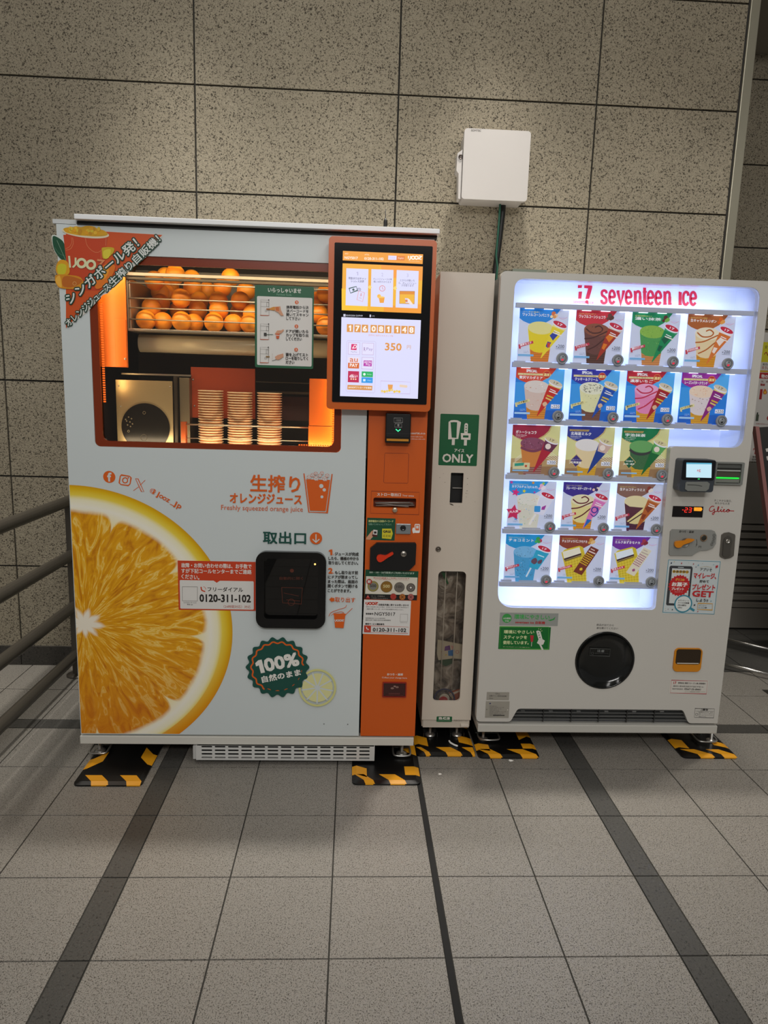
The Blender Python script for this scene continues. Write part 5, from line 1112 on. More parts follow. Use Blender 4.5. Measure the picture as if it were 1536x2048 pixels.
# lettering on the top of the display
RDp = glowm('c4143c', .25)
d = D(P(CV1), CV1 - .0006); d.vw = F_
SER = {'s': ([[(.85, .24), (.8, .08), (.5, .0), (.2, .1), (.22, .36), (.5, .48), (.8, .66), (.8, .92), (.48, 1), (.18, .92), (.12, .74)]], []),
       'e': ([[(.15, .5), (.86, .48), (.78, .14), (.5, .0), (.22, .14), (.12, .5), (.22, .88), (.54, 1), (.86, .82)]], []),
       'c': ([[(.84, .3), (.78, .08), (.5, .0), (.22, .14), (.12, .5), (.22, .88), (.54, 1), (.86, .8)]], []),
       'v': ([], [[(.14, .02), (.5, 1), (.86, .02)], [(0, .03), (.36, .03)], [(.66, .03), (1, .03)]]),
       'n': ([[(.26, .22), (.5, .03), (.74, .12), (.78, .42)]], [[(.25, 0), (.25, 1)], [(.78, .4), (.78, 1)], [(.06, .97), (.46, .97)], [(.6, .97), (1, .97)], [(.06, .04), (.25, .04)]]),
       't': ([[(.42, .7), (.5, .98), (.9, .9)]], [[(.42, -.32), (.42, .74)], [(.08, .05), (.84, .05)]]),
       'i': ([], [[(.5, .02), (.46, 1)], [(.2, .97), (.76, .97)], [(.22, .04), (.5, .04)]])}
lx = [(611, 's'), (655, 'e'), (699, 'v'), (746, 'e'), (790, 'n'), (841, 't'), (867, 'e'), (910, 'e'), (953, 'n'), (1034, 'i'), (1062, 'c'), (1102, 'e')]
for x, ch in lx:
    wd_ = {'n': 50, 'v': 46, 't': 30, 'i': 32}.get(ch, 38); y0_ = 141 + (x - 610) * .019; hh_ = 70
    cs, ls = SER[ch]
    f_ = lambda p: (x + p[0] * wd_, y0_ + p[1] * hh_)
    for st in cs: d.line([f_(p) for p in st], 14, RDp, smooth=4)
    for k, st in enumerate(ls): d.line([f_(p) for p in st], 17 if (k == 0 or (ch == 'n' and k == 1)) else 9, RDp)
    if ch == 'i': d.disc(x + 21, y0_ - 25, 8.5, RDp)
d.poly([(486, 108), (509, 107), (506, 127), (484, 128)], RDp); d.poly([(489, 148), (508, 147), (504, 187), (486, 187)], RDp); d.poly([(520, 109), (564, 111), (564, 126), (547, 188), (526, 188), (541, 130), (519, 128)], RDp)
PKt = glowm('d8688a', .5); d.text('sevente', 460, 203, 527, 205, 16, PKt); d.disc(534, 204, 9, RDp, 14); d.poly([(533, 210), (544, 207), (542, 220)], RDp); d.text('ice', 547, 206, 572, 207, 15, PKt)
obj('lettering', d, dc, 'red lettering on the lit panel')

# product cards
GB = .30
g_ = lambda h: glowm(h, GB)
CW = .1826
TOPS = [1.7417, 1.5285, 1.3154, 1.102, .893]
def speck(d, n, cols, seed, x0=22, x1=66, y0=30, y1=78, s0=.5, s1=1.3):
    r_ = random.Random(seed)
    for i in range(n):
        x, y = r_.uniform(x0, x1), r_.uniform(y0, y1); s = r_.uniform(s0, s1); a = r_.random() * 3
        if y > 48: x = 44 + (x - 44) * .82
        dx, dy = s * math.cos(a), s * .6 * math.sin(a); d.poly([(x - dx, y - dy), (x + dy, y - dx * .5), (x + dx, y + dy), (x - dy, y + dx * .5)], g_(cols[i % len(cols)]))
def cone(d, top, side, base, wrap, lid='c8203c', swirl=None, stick=False, base_line=None):
    d.poly([(24.5, 78), (66.5, 78), (64, 104.5), (28.5, 104.5)], g_(base))
    for i in range(5): d.line([(27, 86 + 4.4 * i), (65, 85 + 4.4 * i)], .7, g_(base_line or 'a8641c'))
    d.poly([(18, 38), (24.8, 80), (34, 85.5), (45, 87), (57, 85.5), (66, 80), (70.5, 38)], g_(side)); d.disc(44.2, 38, 26.2, g_(top), 32, 12.6, -3)
    for st in (swirl or [])[1:]: d.line(st, 2.6, g_(swirl[0]), smooth=5)
def wrapper(d, wrap, band, lid='c8203c', accent=None, white=True):
    d.poly([(69.5, 29), (96.5, 38), (49, 98), (48, 97)], g_(wrap))
    d.poly([(69.5, 29), (96.5, 38), (93.5, 42.5), (68, 34)], g_(band))
    if accent: d.poly([(63.5, 52), (72, 44), (81, 50), (71, 62)], g_(accent)); d.poly([(60, 64), (68, 66), (62, 77), (57, 74)], g_(accent))
    d.line([(72, 42), (84, 47)], 1.6, g_('f2f0f0' if white else '6a6a6a')); d.line([(70, 46), (88, 52)], 2.2, g_('f2e8d8' if white else '8a8a8a'))
    d.disc(82.5, 31.5, 15.5, g_('ece8ec'), 28, 5.4, -21); d.disc(83, 29.6, 14.8, g_(lid), 28, 4.8, -21); d.text('17', 79, 28.5, 88, 31.5, 4, g_('f4e8ec' if lid == 'c8203c' else '8a7a5a'), .05)
def card(c, r, key, lab, head, title, price, fn, bg='d4daec', sub='', tagt='', tag_c='c83248', tag_t='f4eaec', special=False, japan=False, motif=None, hcurve=True):
    X0, Z0 = .602 + .2107 * c, TOPS[r]
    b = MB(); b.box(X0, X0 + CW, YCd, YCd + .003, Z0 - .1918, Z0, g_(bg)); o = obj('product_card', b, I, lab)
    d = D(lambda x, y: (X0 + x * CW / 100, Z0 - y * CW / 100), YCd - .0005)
    if special:
        d.poly([(0, 0), (100, 0), (100, 105), (0, 105)], g_('1f7fd6')); d.poly([(60, 0), (100, 0), (100, 40), (72, 60), (55, 40)], g_('55b2ee')); d.poly([(0, 30), (30, 30), (30, 60), (0, 75)], g_('3a9ce6')); d.poly([(0, 88), (100, 84), (100, 105), (0, 105)], g_('1a62bc'))
    if japan:
        d.poly([(0, 0), (100, 0), (100, 105), (0, 105)], g_('dad692')); d.poly([(0, 70), (100, 62), (100, 105), (0, 105)], g_('b89a68')); d.poly([(0, 88), (100, 84), (100, 105), (0, 105)], g_('9a7650'))
        for i in range(5): d.line([(66, 50 + 4 * i), (80, 53 + 4 * i), (100, 66 + 4 * i)], 1, g_('e8e4cc'), smooth=4)
        for i in range(3): d.line([(8, 78 - 3 * i), (20, 68 - 3 * i), (30, 64 - 3 * i)], .9, g_('e8e4cc'), smooth=4)
        d.poly([(0, 0), (82, 0), (78, 12), (69, 21), (56, 29), (40, 32.5), (20, 31.5), (8, 27), (0, 21)], g_('c8b070'))
    d.poly([(0, 0), (80 if japan else 83, 0), (75, 11), (66, 20), (54, 27), (40, 31), (20, 30), (8, 25.5), (0, 20)], g_(head))
    tc_ = g_('f4f2ee')
    if special:
        d.rect(4, 11.5, 72, 15.5, g_('e6d69a')); d.text('SPECIAL', 21, 6.5, 43, 7, 5, tc_, .06); d.text(sub, 14, 13.4, 50, 13.8, 2.6, g_('8a6a3a')); d.text(title, 7, 20, 55, 20.5, 6.2, tc_, .025)
        d.disc(63, 13.5, 7.8, g_('e8a03a')); d.disc(63, 13.5, 7.1, g_('c02a26')); d.text('濃厚', 57, 13.5, 69, 13.8, 6, g_('f0d890'), .03)
    elif japan:
        if c: d.poly([(4, 6), (46, 6), (44, 10), (4, 10)], g_('b89a5a')); d.text('JAPAN QUALITY', 8, 8, 40, 8.2, 2.4, g_('5a3a2a'))
        d.text(title, 7, 14.5, 50, 15, 6.4, tc_, .025); d.text(sub, 7, 20.5, 30, 20.7, 2.6, tc_)
        for i, s_ in enumerate(('まろやかな味わい', 'アイス')): d.text(s_, 7, 24 + 3 * i, (27, 18)[i], 24 + 3 * i, 2.2, tc_)
    else:
        d.text(sub, 6, 7, 40, 7.4, 3, g_('f0e27a')); d.text(title, 6, 12.3, 60, 13, 6, tc_, .025); d.line([(80, 16), (88, 19), (97, 15.5)], .9, g_('d8a8c0'), smooth=4); d.text('New', 84, 16, 92, 15, 3.2, g_('c8b8d8'))
        if motif:
            for i, (x, y, s_) in enumerate(((69, 9, 4.5), (74, 13, 4), (65, 15, 3), (71, 15, 3.5))): d.disc(x, y, s_, g_(motif[i % len(motif)]), 10)
    fn(d)
    if tagt and not japan:
        d.poly([(1, 72), (14, 68), (30, 63.5), (31.5, 68.5), (15, 73.5), (5.5, 76.5), (6.5, 80), (2.5, 80)], g_(tag_c)); d.text(tagt, 4, 73.2, 27, 67, 4.2, g_(tag_t), .03)
    if not japan:
        d.rect(1, 90.5, 33, 94.5, g_('7ab4dc' if not special else 'a8d0f0')); d.text('アレルギー物質', 12, 84.5, 22, 84.7, 1.6, g_('7a8290' if not special else 'd8e8f8')); d.text('商品情報はこちら', 12, 87, 24, 87.2, 1.6, g_('7a8290' if not special else 'd8e8f8'))
    else:
        d.rect(4, 93, 38, 96, g_('8ac0e8'))
    if special or japan: d.rect(76, 73 - (0 if special else 1), 94.5, 81.5 - (0 if special else 1), g_('eceef6'))
    pc_ = g_('3a3c48'); yy_ = 77 if not japan else 76
    if special or japan: d.text('¥', 77.5, yy_ + .8, 80, yy_ + .8, 3.6, pc_); d.text(price, 81, yy_, 93.5, yy_ + .3, 6.2, pc_)
    else: d.text('¥', 78, 73.5, 81, 73.5, 3.8, pc_); d.text(price, 82, 72.6, 95, 73, 6.4, pc_); d.line([(78, 77.6), (95.5, 78)], .5, pc_)
    if 0: pass
    obj('printing', d, o)
    bx, bz = .7705 + .2088 * c - (.0075), 1.564 - .2113 * r
    b = MB(); b.lathe([(.0212, 0), (.0212, .006), (.0198, .008), (.0172, .008), (.0165, .0066), (.0135, .0066), (.013, .0078), (.002, .0082)], (bx, 2.5748, bz), 'y-', M('adb0ae', .35), 32); bo = obj('select_button', b, I)
    dd = D(lambda x, y: (bx + x * .0212, bz - y * .0212), 2.5748 - .0086); dd.ring(0, 0, .62, .06, M('3a3c3a')); dd.disc(.05, -.28, .1, M('2a2c2a'), 10); dd.poly([(-.18, .12), (.24, .1), (.2, .3), (.05, .42), (-.22, .38)], M('e8203a', .4, 0, 1.1) if (r, c) not in ((1, 0), (1, 3), (4, 1), (4, 2)) else M('222422')); obj('indicator', dd, bo)
SW2 = lambda cl: [cl, [(22, 36), (34, 44), (50, 43), (56, 36), (48, 30), (40, 33)], [(20, 56), (36, 54), (52, 47), (66, 40)], [(28, 78), (44, 70), (58, 58), (68, 50)]]
def c00(d): cone(d, 'e6dc8c', 'e8d018', 'd87a1c', 0); wrapper(d, 'ecd42a', 'f0e08a', accent='2a3a9a'); d.poly([(60, 66), (66, 67), (65, 76), (60, 75)], g_('d0402a'))
def c01(d): cone(d, '8a5038', '6a4038', '5a382c', 0, swirl=SW2('4a2420'), base_line='3a2018'); speck(d, 30, ['4a2420', '9a6448'], 3); wrapper(d, 'a8321e', 'd8c8b8', accent='e07a1c')
def c02(d): cone(d, '8ab84a', '4a9a52', 'd08a4a', 0, base_line='a8643a'); speck(d, 46, ['2a5a34', '3a7a3c', 'a8cc6a'], 4); wrapper(d, '0c8a52', '3aa070', accent='0a5a3c')
def c03(d): cone(d, 'ece0c0', 'e6d0a0', 'd8941c', 0, swirl=SW2('b8601c')); wrapper(d, 'd8742c', 'ece4e0', accent='f0e0d0')
def sp(wrap): return lambda d: (wrapper(d, wrap, 'e6d27a', 'd8ccb0'), d.line([(66, 55), (80, 60)], 3, g_('d8b83a')), d.line([(64, 60), (76, 65)], 3, g_('e0c86a')), d.blob([(58, 72), (64, 68), (68, 73), (62, 78)], g_('e0b890')))
def c10(d): cone(d, 'e0d4c8', 'd8c0b0', 'd88a2a', 0); speck(d, 26, ['d8a890', 'c89a80', 'f0e8e0'], 5, s0=1, s1=2.4); sp('c8281c')(d)
def c11(d): cone(d, 'e8e6c8', 'e4e0a8', '7a5040', 0, base_line='5a3428'); speck(d, 60, ['2a2824', '4a4640', '8a8478'], 6, 26, 62, 30, 46, .8, 2); speck(d, 14, ['4a4a34', '7a7a50'], 7, y0=50); sp('1c4ca8')(d)
def c12(d): cone(d, 'eca8c8', 'e88ab4', 'd8a02a', 0, swirl=SW2('c8284a')); speck(d, 22, ['d85a8a', 'f4c8dc'], 8); sp('a81c28')(d)
def c13(d): cone(d, 'ecd4b8', 'e0d4d0', 'd8a02a', 0); speck(d, 40, ['e8a878', 'f0dcc0', 'd8b090'], 9, 24, 64, 30, 45, .8, 1.8); speck(d, 14, ['7a5a6a', '9a6a50', 'c8b0a8'], 10, y0=50, s0=1, s1=2); sp('8a1c7a')(d)
def jp(w, top, white=False): return lambda d: (wrapper(d, w, top, 'd8cc9a', white=True), d.poly([(68, 33), (94, 41.5), (84, 55), (66, 50)], g_(top)), d.disc(76, 43, 6, g_('f0e0d0'), 16))
def c20(d): cone(d, '8a4a62', 'd0823c', '8a5448', 0, base_line='c8a8a0'); speck(d, 30, ['6a3048', 'a8788a', '5a2a3a'], 11, 22, 66, 29, 48, 1, 2.4); d.line([(19, 46), (34, 52), (50, 53), (68, 46)], 5, g_('7a3a54'), smooth=4); jp('b01c34', '6a2c48')(d); d.rect(4, 78, 40, 92, g_('d8d0a0')); d.poly([(8, 80), (28, 78), (27, 84), (8, 86)], g_('2a9a80')); d.disc(32, 85, 2.6, g_('c8502a'), 10)
def c21(d): cone(d, 'e8e2dc', 'e6d0a0', 'd8a82a', 0); jp('1c3c8a', 'd0b0a0')(d); d.poly([(22, 57), (36, 71), (22, 86), (9, 71)], g_('c8b070')); d.poly([(22, 59), (34.5, 71), (22, 84), (10.5, 71)], g_('3a2a7a')); d.text('北海道産', 11, 74.5, 33, 75, 4.6, g_('f0ece0'), .03); d.text('生乳は すべて', 12, 69, 32, 69.3, 2.8, g_('e0dcd0'))
def c22(d): cone(d, '6aa860', '3c6a40', 'd8a82a', 0); d.line([(19, 45), (32, 53), (50, 54), (69, 47)], 5, g_('3a3a3a'), smooth=4); speck(d, 40, ['5a8a54', '2a4a30'], 12, y0=54, y1=82); jp('0e6a34', '5aa858')(d); d.poly([(20, 57), (34, 71), (20, 86), (7, 71)], g_('c8b070')); d.poly([(20, 59), (32.5, 71), (20, 84), (8.5, 71)], g_('0c5a3a')); d.text('石臼挽き', 12, 69, 28, 69.3, 3.4, g_('e8ecdc'), .02); d.text('上林・森半', 9, 75, 31, 75.3, 3.8, g_('e8ecdc'), .03)
def c30(d):
    d.poly([(18, 38), (28, 104.5), (64, 104.5), (71, 38)], g_('dcd8c4')); d.disc(44.2, 38, 26.2, g_('e4e0d0'), 32, 12.6, -3); speck(d, 44, ['d85a7a', '6ab86a', 'e8b04a', 'f0f0e8', '7aa8d8'], 13, 22, 66, 29, 98, .8, 1.8)
    d.poly([(66, 32), (94, 40), (76, 72), (56, 68)], g_('e4e2ee')); d.rect(56, 52, 69, 65, g_('3a9ad8'), 2); d.poly([(72, 54), (81, 50), (78, 60), (71, 60)], g_('a83a9a')); d.line([(60, 70), (48, 93)], 3.4, g_('ece8e4')); d.disc(82.5, 31.5, 15.5, g_('ece8ec'), 28, 5.4, -21); d.disc(83, 29.6, 14.8, g_('c8203c'), 28, 4.8, -21); d.text('17', 79, 28.5, 88, 31.5, 4, g_('f4e8ec'), .05)
    for x, y, s_, cl in ((14, 24, 9, 'e0287a'), (32, 21, 4.5, 'e8d82a'), (4, 3, 4, 'd83a9a'), (72, 4, 4, 'a8d83a'), (50, 3, 4, 'e89a2a'), (54, 23, 3, 'd83a9a'), (18, 80, 4.5, '2a9ad8')): d.star(x, y, s_, s_ * .45, 5, g_(cl), .2)
    d.star(12, 67, 17, 9, 5, g_('d0285a'), .1); d.text('大人気', 3, 66, 22, 64, 5, g_('f8ecec'), .04)
def c31(d): cone(d, 'e8e0b4', 'e6d890', 'd8941c', 0, swirl=SW2('6a1c2a')); wrapper(d, 'e07ab8', 'ecb8d8'); d.poly([(56, 78), (66, 80), (49, 98)], g_('1c6ac0')); d.ring(70, 58, 6, 2.4, g_('3a3a9a')); d.line([(62, 66), (70, 72), (78, 62), (76, 52)], 2, g_('3a3a9a'), smooth=4)
def c32(d): cone(d, 'e6d8a4', 'e0d090', '4a2038', 0, base_line='6a3a4a'); d.poly([(18.5, 42), (30, 49), (60, 51), (58, 56), (26, 82), (24.5, 78)], g_('5a2c3a')); d.poly([(28, 80), (62, 50), (64, 56), (32, 84)], g_('e6d48a')); d.line([(30, 84), (66, 58)], 2.4, g_('3a1c24')); wrapper(d, 'b8622a', 'd8a070', accent='8a3a1c')
def c40(d):
    d.poly([(18, 38), (26, 104.5), (64, 104.5), (71, 38)], g_('4aa0cc')); d.disc(44.2, 38, 26.2, g_('7ab8dc'), 32, 12.6, -3); speck(d, 90, ['2a3a5a', '3a5a7a', 'a8d4ec', '2a4a6a'], 14, 22, 66, 29, 100, .5, 1.6)
    d.poly([(66, 32), (94, 40), (72, 76), (52, 70)], g_('2aa8c8')); d.blob([(58, 54), (66, 50), (70, 58), (64, 64), (57, 60)], g_('6a4a5a')); d.blob([(72, 56), (80, 54), (78, 62), (71, 62)], g_('6a4a5a')); d.line([(57, 72), (48, 92)], 3.4, g_('d8e8f0')); d.line([(70, 43), (84, 48)], 2, g_('d8f0f8')); d.disc(82.5, 31.5, 15.5, g_('ece8ec'), 28, 5.4, -21); d.disc(83, 29.6, 14.8, g_('c8203c'), 28, 4.8, -21); d.text('17', 79, 28.5, 88, 31.5, 4, g_('f4e8ec'), .05)
def monaka(fill, pk, dots, pt):
    def f(d):
        d.poly([(6, 38), (13, 31), (44, 22), (52, 25), (60, 48), (66, 104.5), (24, 104.5), (14, 62)], g_('d8c030'))
        for i in range(9): d.line([(15 + i * 1.2, 58 + 5 * i), (60 + i * .7, 42 + 6.5 * i)], .8, g_('b89a1c'))
        for i in range(7): d.line([(20 + 6 * i, 56 - 2 * i), (30 + 6 * i, 104)], .8, g_('e6d45a'))
        d.poly([(8, 36), (44, 25), (49, 39), (13, 52)], g_(fill)); d.poly([(12, 51), (49, 38), (50, 44), (15, 57)], g_('3a2028')); d.line([(14, 55), (50, 42)], 1.2, g_('c8b060'))
        d.poly([(69, 22), (87, 30), (54, 87), (35, 79)], g_(pk))
        d.line([(69, 28), (78, 32)], 2, g_(pt)); d.line([(65, 33), (80, 39)], 2.6, g_(pt))
        for i in range(5):
            for j in range(6): x, y = 62.5 + 3 * i - 2.6 * j, 38 + 1.5 * i + 4.1 * j; d.disc(x, y, 1.35, g_(dots), 8)
        d.blob([(48, 72), (53, 70), (54, 75), (49, 76)], g_(dots))
    return f
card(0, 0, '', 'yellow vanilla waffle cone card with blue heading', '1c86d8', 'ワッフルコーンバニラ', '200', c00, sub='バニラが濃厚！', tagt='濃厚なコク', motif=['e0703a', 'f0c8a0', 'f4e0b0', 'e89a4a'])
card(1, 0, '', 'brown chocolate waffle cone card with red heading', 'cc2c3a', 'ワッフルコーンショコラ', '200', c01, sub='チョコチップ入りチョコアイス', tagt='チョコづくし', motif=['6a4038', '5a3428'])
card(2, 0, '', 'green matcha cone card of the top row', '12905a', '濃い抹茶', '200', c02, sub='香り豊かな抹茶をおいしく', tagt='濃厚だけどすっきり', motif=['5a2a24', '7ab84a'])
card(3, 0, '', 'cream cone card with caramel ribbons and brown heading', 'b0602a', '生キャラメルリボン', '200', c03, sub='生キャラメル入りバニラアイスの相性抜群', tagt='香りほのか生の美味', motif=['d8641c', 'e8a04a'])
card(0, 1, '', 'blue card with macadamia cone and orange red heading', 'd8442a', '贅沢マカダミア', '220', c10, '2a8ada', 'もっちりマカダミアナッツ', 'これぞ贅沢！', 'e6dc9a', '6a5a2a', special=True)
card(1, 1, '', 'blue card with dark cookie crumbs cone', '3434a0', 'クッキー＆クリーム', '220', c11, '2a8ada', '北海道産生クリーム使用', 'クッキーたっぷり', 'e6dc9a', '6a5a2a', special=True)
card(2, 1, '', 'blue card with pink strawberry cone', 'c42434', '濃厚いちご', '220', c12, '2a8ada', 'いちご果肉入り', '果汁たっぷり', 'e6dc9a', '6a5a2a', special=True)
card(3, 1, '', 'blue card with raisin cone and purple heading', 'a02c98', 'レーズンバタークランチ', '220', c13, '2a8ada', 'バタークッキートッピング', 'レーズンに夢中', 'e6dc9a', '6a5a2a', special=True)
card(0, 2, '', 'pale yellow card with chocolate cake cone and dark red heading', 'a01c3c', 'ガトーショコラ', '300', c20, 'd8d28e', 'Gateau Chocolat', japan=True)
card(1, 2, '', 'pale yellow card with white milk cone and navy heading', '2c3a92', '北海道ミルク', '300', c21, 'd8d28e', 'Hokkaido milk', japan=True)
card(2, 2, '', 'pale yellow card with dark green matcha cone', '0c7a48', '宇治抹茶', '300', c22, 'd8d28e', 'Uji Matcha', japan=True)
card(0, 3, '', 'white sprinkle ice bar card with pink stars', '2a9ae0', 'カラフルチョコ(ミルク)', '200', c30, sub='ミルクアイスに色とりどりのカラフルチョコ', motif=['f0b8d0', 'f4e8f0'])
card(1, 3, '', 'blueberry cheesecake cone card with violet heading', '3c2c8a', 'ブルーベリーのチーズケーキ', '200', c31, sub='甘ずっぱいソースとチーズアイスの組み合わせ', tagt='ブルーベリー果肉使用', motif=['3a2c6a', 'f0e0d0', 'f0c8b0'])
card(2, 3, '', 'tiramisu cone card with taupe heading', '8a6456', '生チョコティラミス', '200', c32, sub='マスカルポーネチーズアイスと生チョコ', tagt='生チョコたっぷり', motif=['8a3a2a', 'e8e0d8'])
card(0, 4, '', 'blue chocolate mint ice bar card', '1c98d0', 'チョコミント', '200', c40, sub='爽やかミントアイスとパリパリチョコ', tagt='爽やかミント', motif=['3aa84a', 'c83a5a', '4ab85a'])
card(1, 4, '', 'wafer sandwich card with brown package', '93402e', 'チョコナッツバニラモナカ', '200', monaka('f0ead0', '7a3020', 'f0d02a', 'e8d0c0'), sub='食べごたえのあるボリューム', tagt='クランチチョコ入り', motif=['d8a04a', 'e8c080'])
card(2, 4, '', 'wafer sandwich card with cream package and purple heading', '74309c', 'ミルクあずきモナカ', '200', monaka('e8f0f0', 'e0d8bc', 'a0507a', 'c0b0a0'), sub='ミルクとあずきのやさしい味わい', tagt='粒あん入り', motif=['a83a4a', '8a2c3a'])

# card reader, note unit, temperature display
YR2 = YI - .055
x0, x1, z0, z1 = box2(P_, 500, 295, 965, 805, YR2)
b = MB(); b.prism(rr(x0, z0, x1, z1, .01), YR2, YI - .0005, M('3a4048', .4)); rd_ = obj('card_reader', b, I, 'black card reader with a small screen', bevel=.004)
b = MB(); zz = at(P_, 700, 612, YR2).y; b.prism(rr(x0 + .003, zz, x1 - .003, z1 - .003, .006), YR2 - .003, YR2 - .0003, M('0b0e14', .15)); obj('screen_glass', b, rd_, 'black glass', bevel=.001)
d = D(P(YR2), YR2 - .0034); d.vw = P_
d.poly([(553, 345), (942, 352), (936, 580), (548, 572)], EM('c8ecfa', .95)); d.poly([(553, 345), (942, 352), (941, 372), (552, 368)], EM('5ab8d8', .8)); d.line([(725, 452), (722, 482)], 10, EM('c83a4a')); d.line([(772, 455), (748, 455), (742, 470), (748, 484), (772, 484)], 8, EM('c83a4a')); d.line([(745, 470), (768, 470)], 5, EM('c83a4a')); d.text('ヘルプ', 722, 500, 766, 501, 12, EM('6a8aa0')); d.rect(728, 590, 756, 604, EM('30e070', 1.2)); obj('display', d, rd_, 'lit pale blue display')
b = MB(); b.prism([tuple(at(P_, x, y, YR2)) for x, y in ((560, 640), (875, 640), (912, 668), (895, 750), (850, 785), (570, 780), (532, 752), (540, 665))][::-1], YR2 - .004, YR2 - .0003, M('7d807c', .4)); obj('touch_pad', b, rd_, 'grey card touch pad', bevel=.0015)
d = D(P(YR2), YR2 - .0046); d.vw = P_; d.line([(565, 685), (700, 690), (790, 708)], 8, M('2b2d2c'), smooth=4); obj('printing', d, rd_)
x0, x1, z0, z1 = box2(P_, 1002, 332, 1392, 688, YI)
b = MB(); b.prism(rr(x0, z0, x1, z1, .004), YI - .012, YI - .0005, M('7c7f7b', .4), [rr(x0 + .004, z0 + .006, x1 - .01, z1 - .006, .003)]); nu_ = obj('note_unit', b, I, 'grey banknote unit with green light', bevel=.001)
b = MB(); b.box(x0 + .004, x1 - .01, YI - .003, YI - .0006, z0 + .006, z1 - .006, M('5f625e', .4)); hz = (z1 - z0)
b.box(x0 + .006, x1 - .012, YI - .009, YI - .0031, z0 + hz * .70, z0 + hz * .74, M('232522', .4)); b.box(x0 + .006, x1 - .012, YI - .010, YI - .0031, z0 + hz * .60, z0 + hz * .65, M('b5b8b2', .35)); b.box(x0 + .006, x1 - .012, YI - .006, YI - .0031, z0 + hz * .35, z0 + hz * .58, M('4f4a40', .4)); b.box(x0 + .005, x1 - .013, YI - .01, YI - .0031, z0 + hz * .10, z0 + hz * .24, M('7c8078', .35)); obj('note_mouth', b, nu_)
b = MB(); b.box(x0 + .005, x1 - .014, YI - .008, YI - .0032, z0 + hz * .27, z0 + hz * .32, M('16e03c', .4, 0, 1.6)); obj('indicator', b, nu_, 'green light bar')
x0, x1, z0, z1 = box2(P_, 352, 1012, 800, 1188, YI)
b = MB(); b.box(x0, x1, YI - .002, YI - .0004, z0, z1, M('130f10', .2)); td = obj('temperature_display', b, I, 'black temperature display'); d = D(P(YI), YI - .0025); d.vw = P_; RE = EM('ff2a1c', 1.5)
SEG7 = {'2': 'abged', '3': 'abgcd'}
d.line([(490, 1072), (512, 1073)], 9, RE)
for ch, ox in (('2', 528), ('3', 588)):
    p = {'tl': (ox + 8, 1040), 'tr': (ox + 44, 1041), 'ml': (ox + 3, 1072), 'mr': (ox + 40, 1073), 'bl': (ox - 2, 1106), 'br': (ox + 36, 1107)}
    for s_, (a_, b_) in {'a': ('tl', 'tr'), 'b': ('tr', 'mr'), 'g': ('ml', 'mr'), 'c': ('mr', 'br'), 'd': ('bl', 'br'), 'e': ('ml', 'bl')}.items():
        if s_ in SEG7[ch]: d.line([p[a_], p[b_]], 9, RE)
d.text('℃', 643, 1050, 660, 1050, 18, EM('c83a1c')); d.poly([(672, 1033), (785, 1035), (798, 1062), (780, 1090), (668, 1086)], EM('ff9a1c', 1.3)); d.text('冷凍中', 690, 1060, 765, 1062, 26, EM('e8601c')); obj('display', d, td)
# lettering directly on the door
d = D(P(YI), YI - .0004); d.vw = P_; DI = M('3a3836', .5); GL = M('b01c24', .45)
d.text('すこやかな毎日、', 985, 928, 1258, 938, 34, DI); d.text('ゆたかな人生', 998, 970, 1225, 977, 32, DI)
for st in ([(985, 1022), (955, 1016), (922, 1042), (912, 1080), (935, 1097), (970, 1084), (986, 1060), (990, 1100), (978, 1138), (962, 1143), (958, 1126), (985, 1106), (1030, 1092), (1056, 1042), (1054, 1024), (1042, 1036), (1038, 1078), (1050, 1101), (1075, 1090), (1092, 1066), (1088, 1090), (1100, 1101), (1122, 1088), (1150, 1070)], [(1150, 1070), (1132, 1068), (1122, 1088), (1140, 1104), (1168, 1092), (1190, 1070), (1174, 1086), (1186, 1104), (1212, 1098), (1220, 1078), (1202, 1066), (1192, 1074), (1225, 1086), (1292, 1090)]): d.line(st, 12, GL, smooth=6)
d.disc(1106, 1034, 8, GL)
d.vw = H_; d.text('商品が出てから', 667, 176, 754, 179, 11, DI); d.text('扉を開けてください', 667, 192, 775, 195, 11, DI)
d.line([(1166, 600), (1264, 602), (1260, 648), (1162, 645)], 1.5, DI, True); d.text('警告', 1205, 606, 1232, 607, 10, DI, .03); d.line([(1195, 611), (1200, 602), (1205, 611)], 1.2, DI, True); d.line([(1168, 613), (1260, 615)], 1, DI); d.ring(1174, 630, 6, 1.3, DI)
for i, s_ in enumerate(('転倒防止のため、必ず', '固定してください。傾けたり', 'ゆすったりしないでください', '事故のおそれ')): d.text(s_, 1184, 619 + 7.5 * i, 1256 - (34 if i == 3 else 0), 620 + 7.5 * i, 4.6, DI)
obj('lettering', d, idr)
# coin unit, lock
pts = [tuple(at(Q_, x, y, YI)) for x, y in [(258, 140), (860, 150), (905, 168), (935, 230), (925, 360), (880, 425), (790, 460), (690, 465), (620, 500), (560, 542), (225, 540), (205, 515), (228, 170)]]
b = MB(); b.prism(pts[::-1], YI - .006, YI - .0004, M('8f908c', .38)); cu2 = obj('coin_unit', b, I, 'grey coin unit', bevel=.002)
b = MB(); q = at(Q_, 455, 348, YI - .006); b.lathe([(.0195, 0), (.0195, .0015), (.0175, .002), (.0165, .0006), (.001, .0004)], (q.x, YI - .0062, q.y), 'y-', M('787b78', .35), 32); obj('lever_recess', b, cu2)
b = MB(); b.prism([tuple(at(Q_, x, y, YI - .012)) for x, y in catmull([(296, 368), (312, 330), (372, 318), (450, 312), (500, 285), (585, 290), (590, 308), (520, 345), (430, 375), (385, 415), (330, 420), (302, 400)], 4, True)][::-1], YI - .018, YI - .0085, M('d88416', .35)); obj('return_lever', b, cu2, 'orange return lever', bevel=.002)
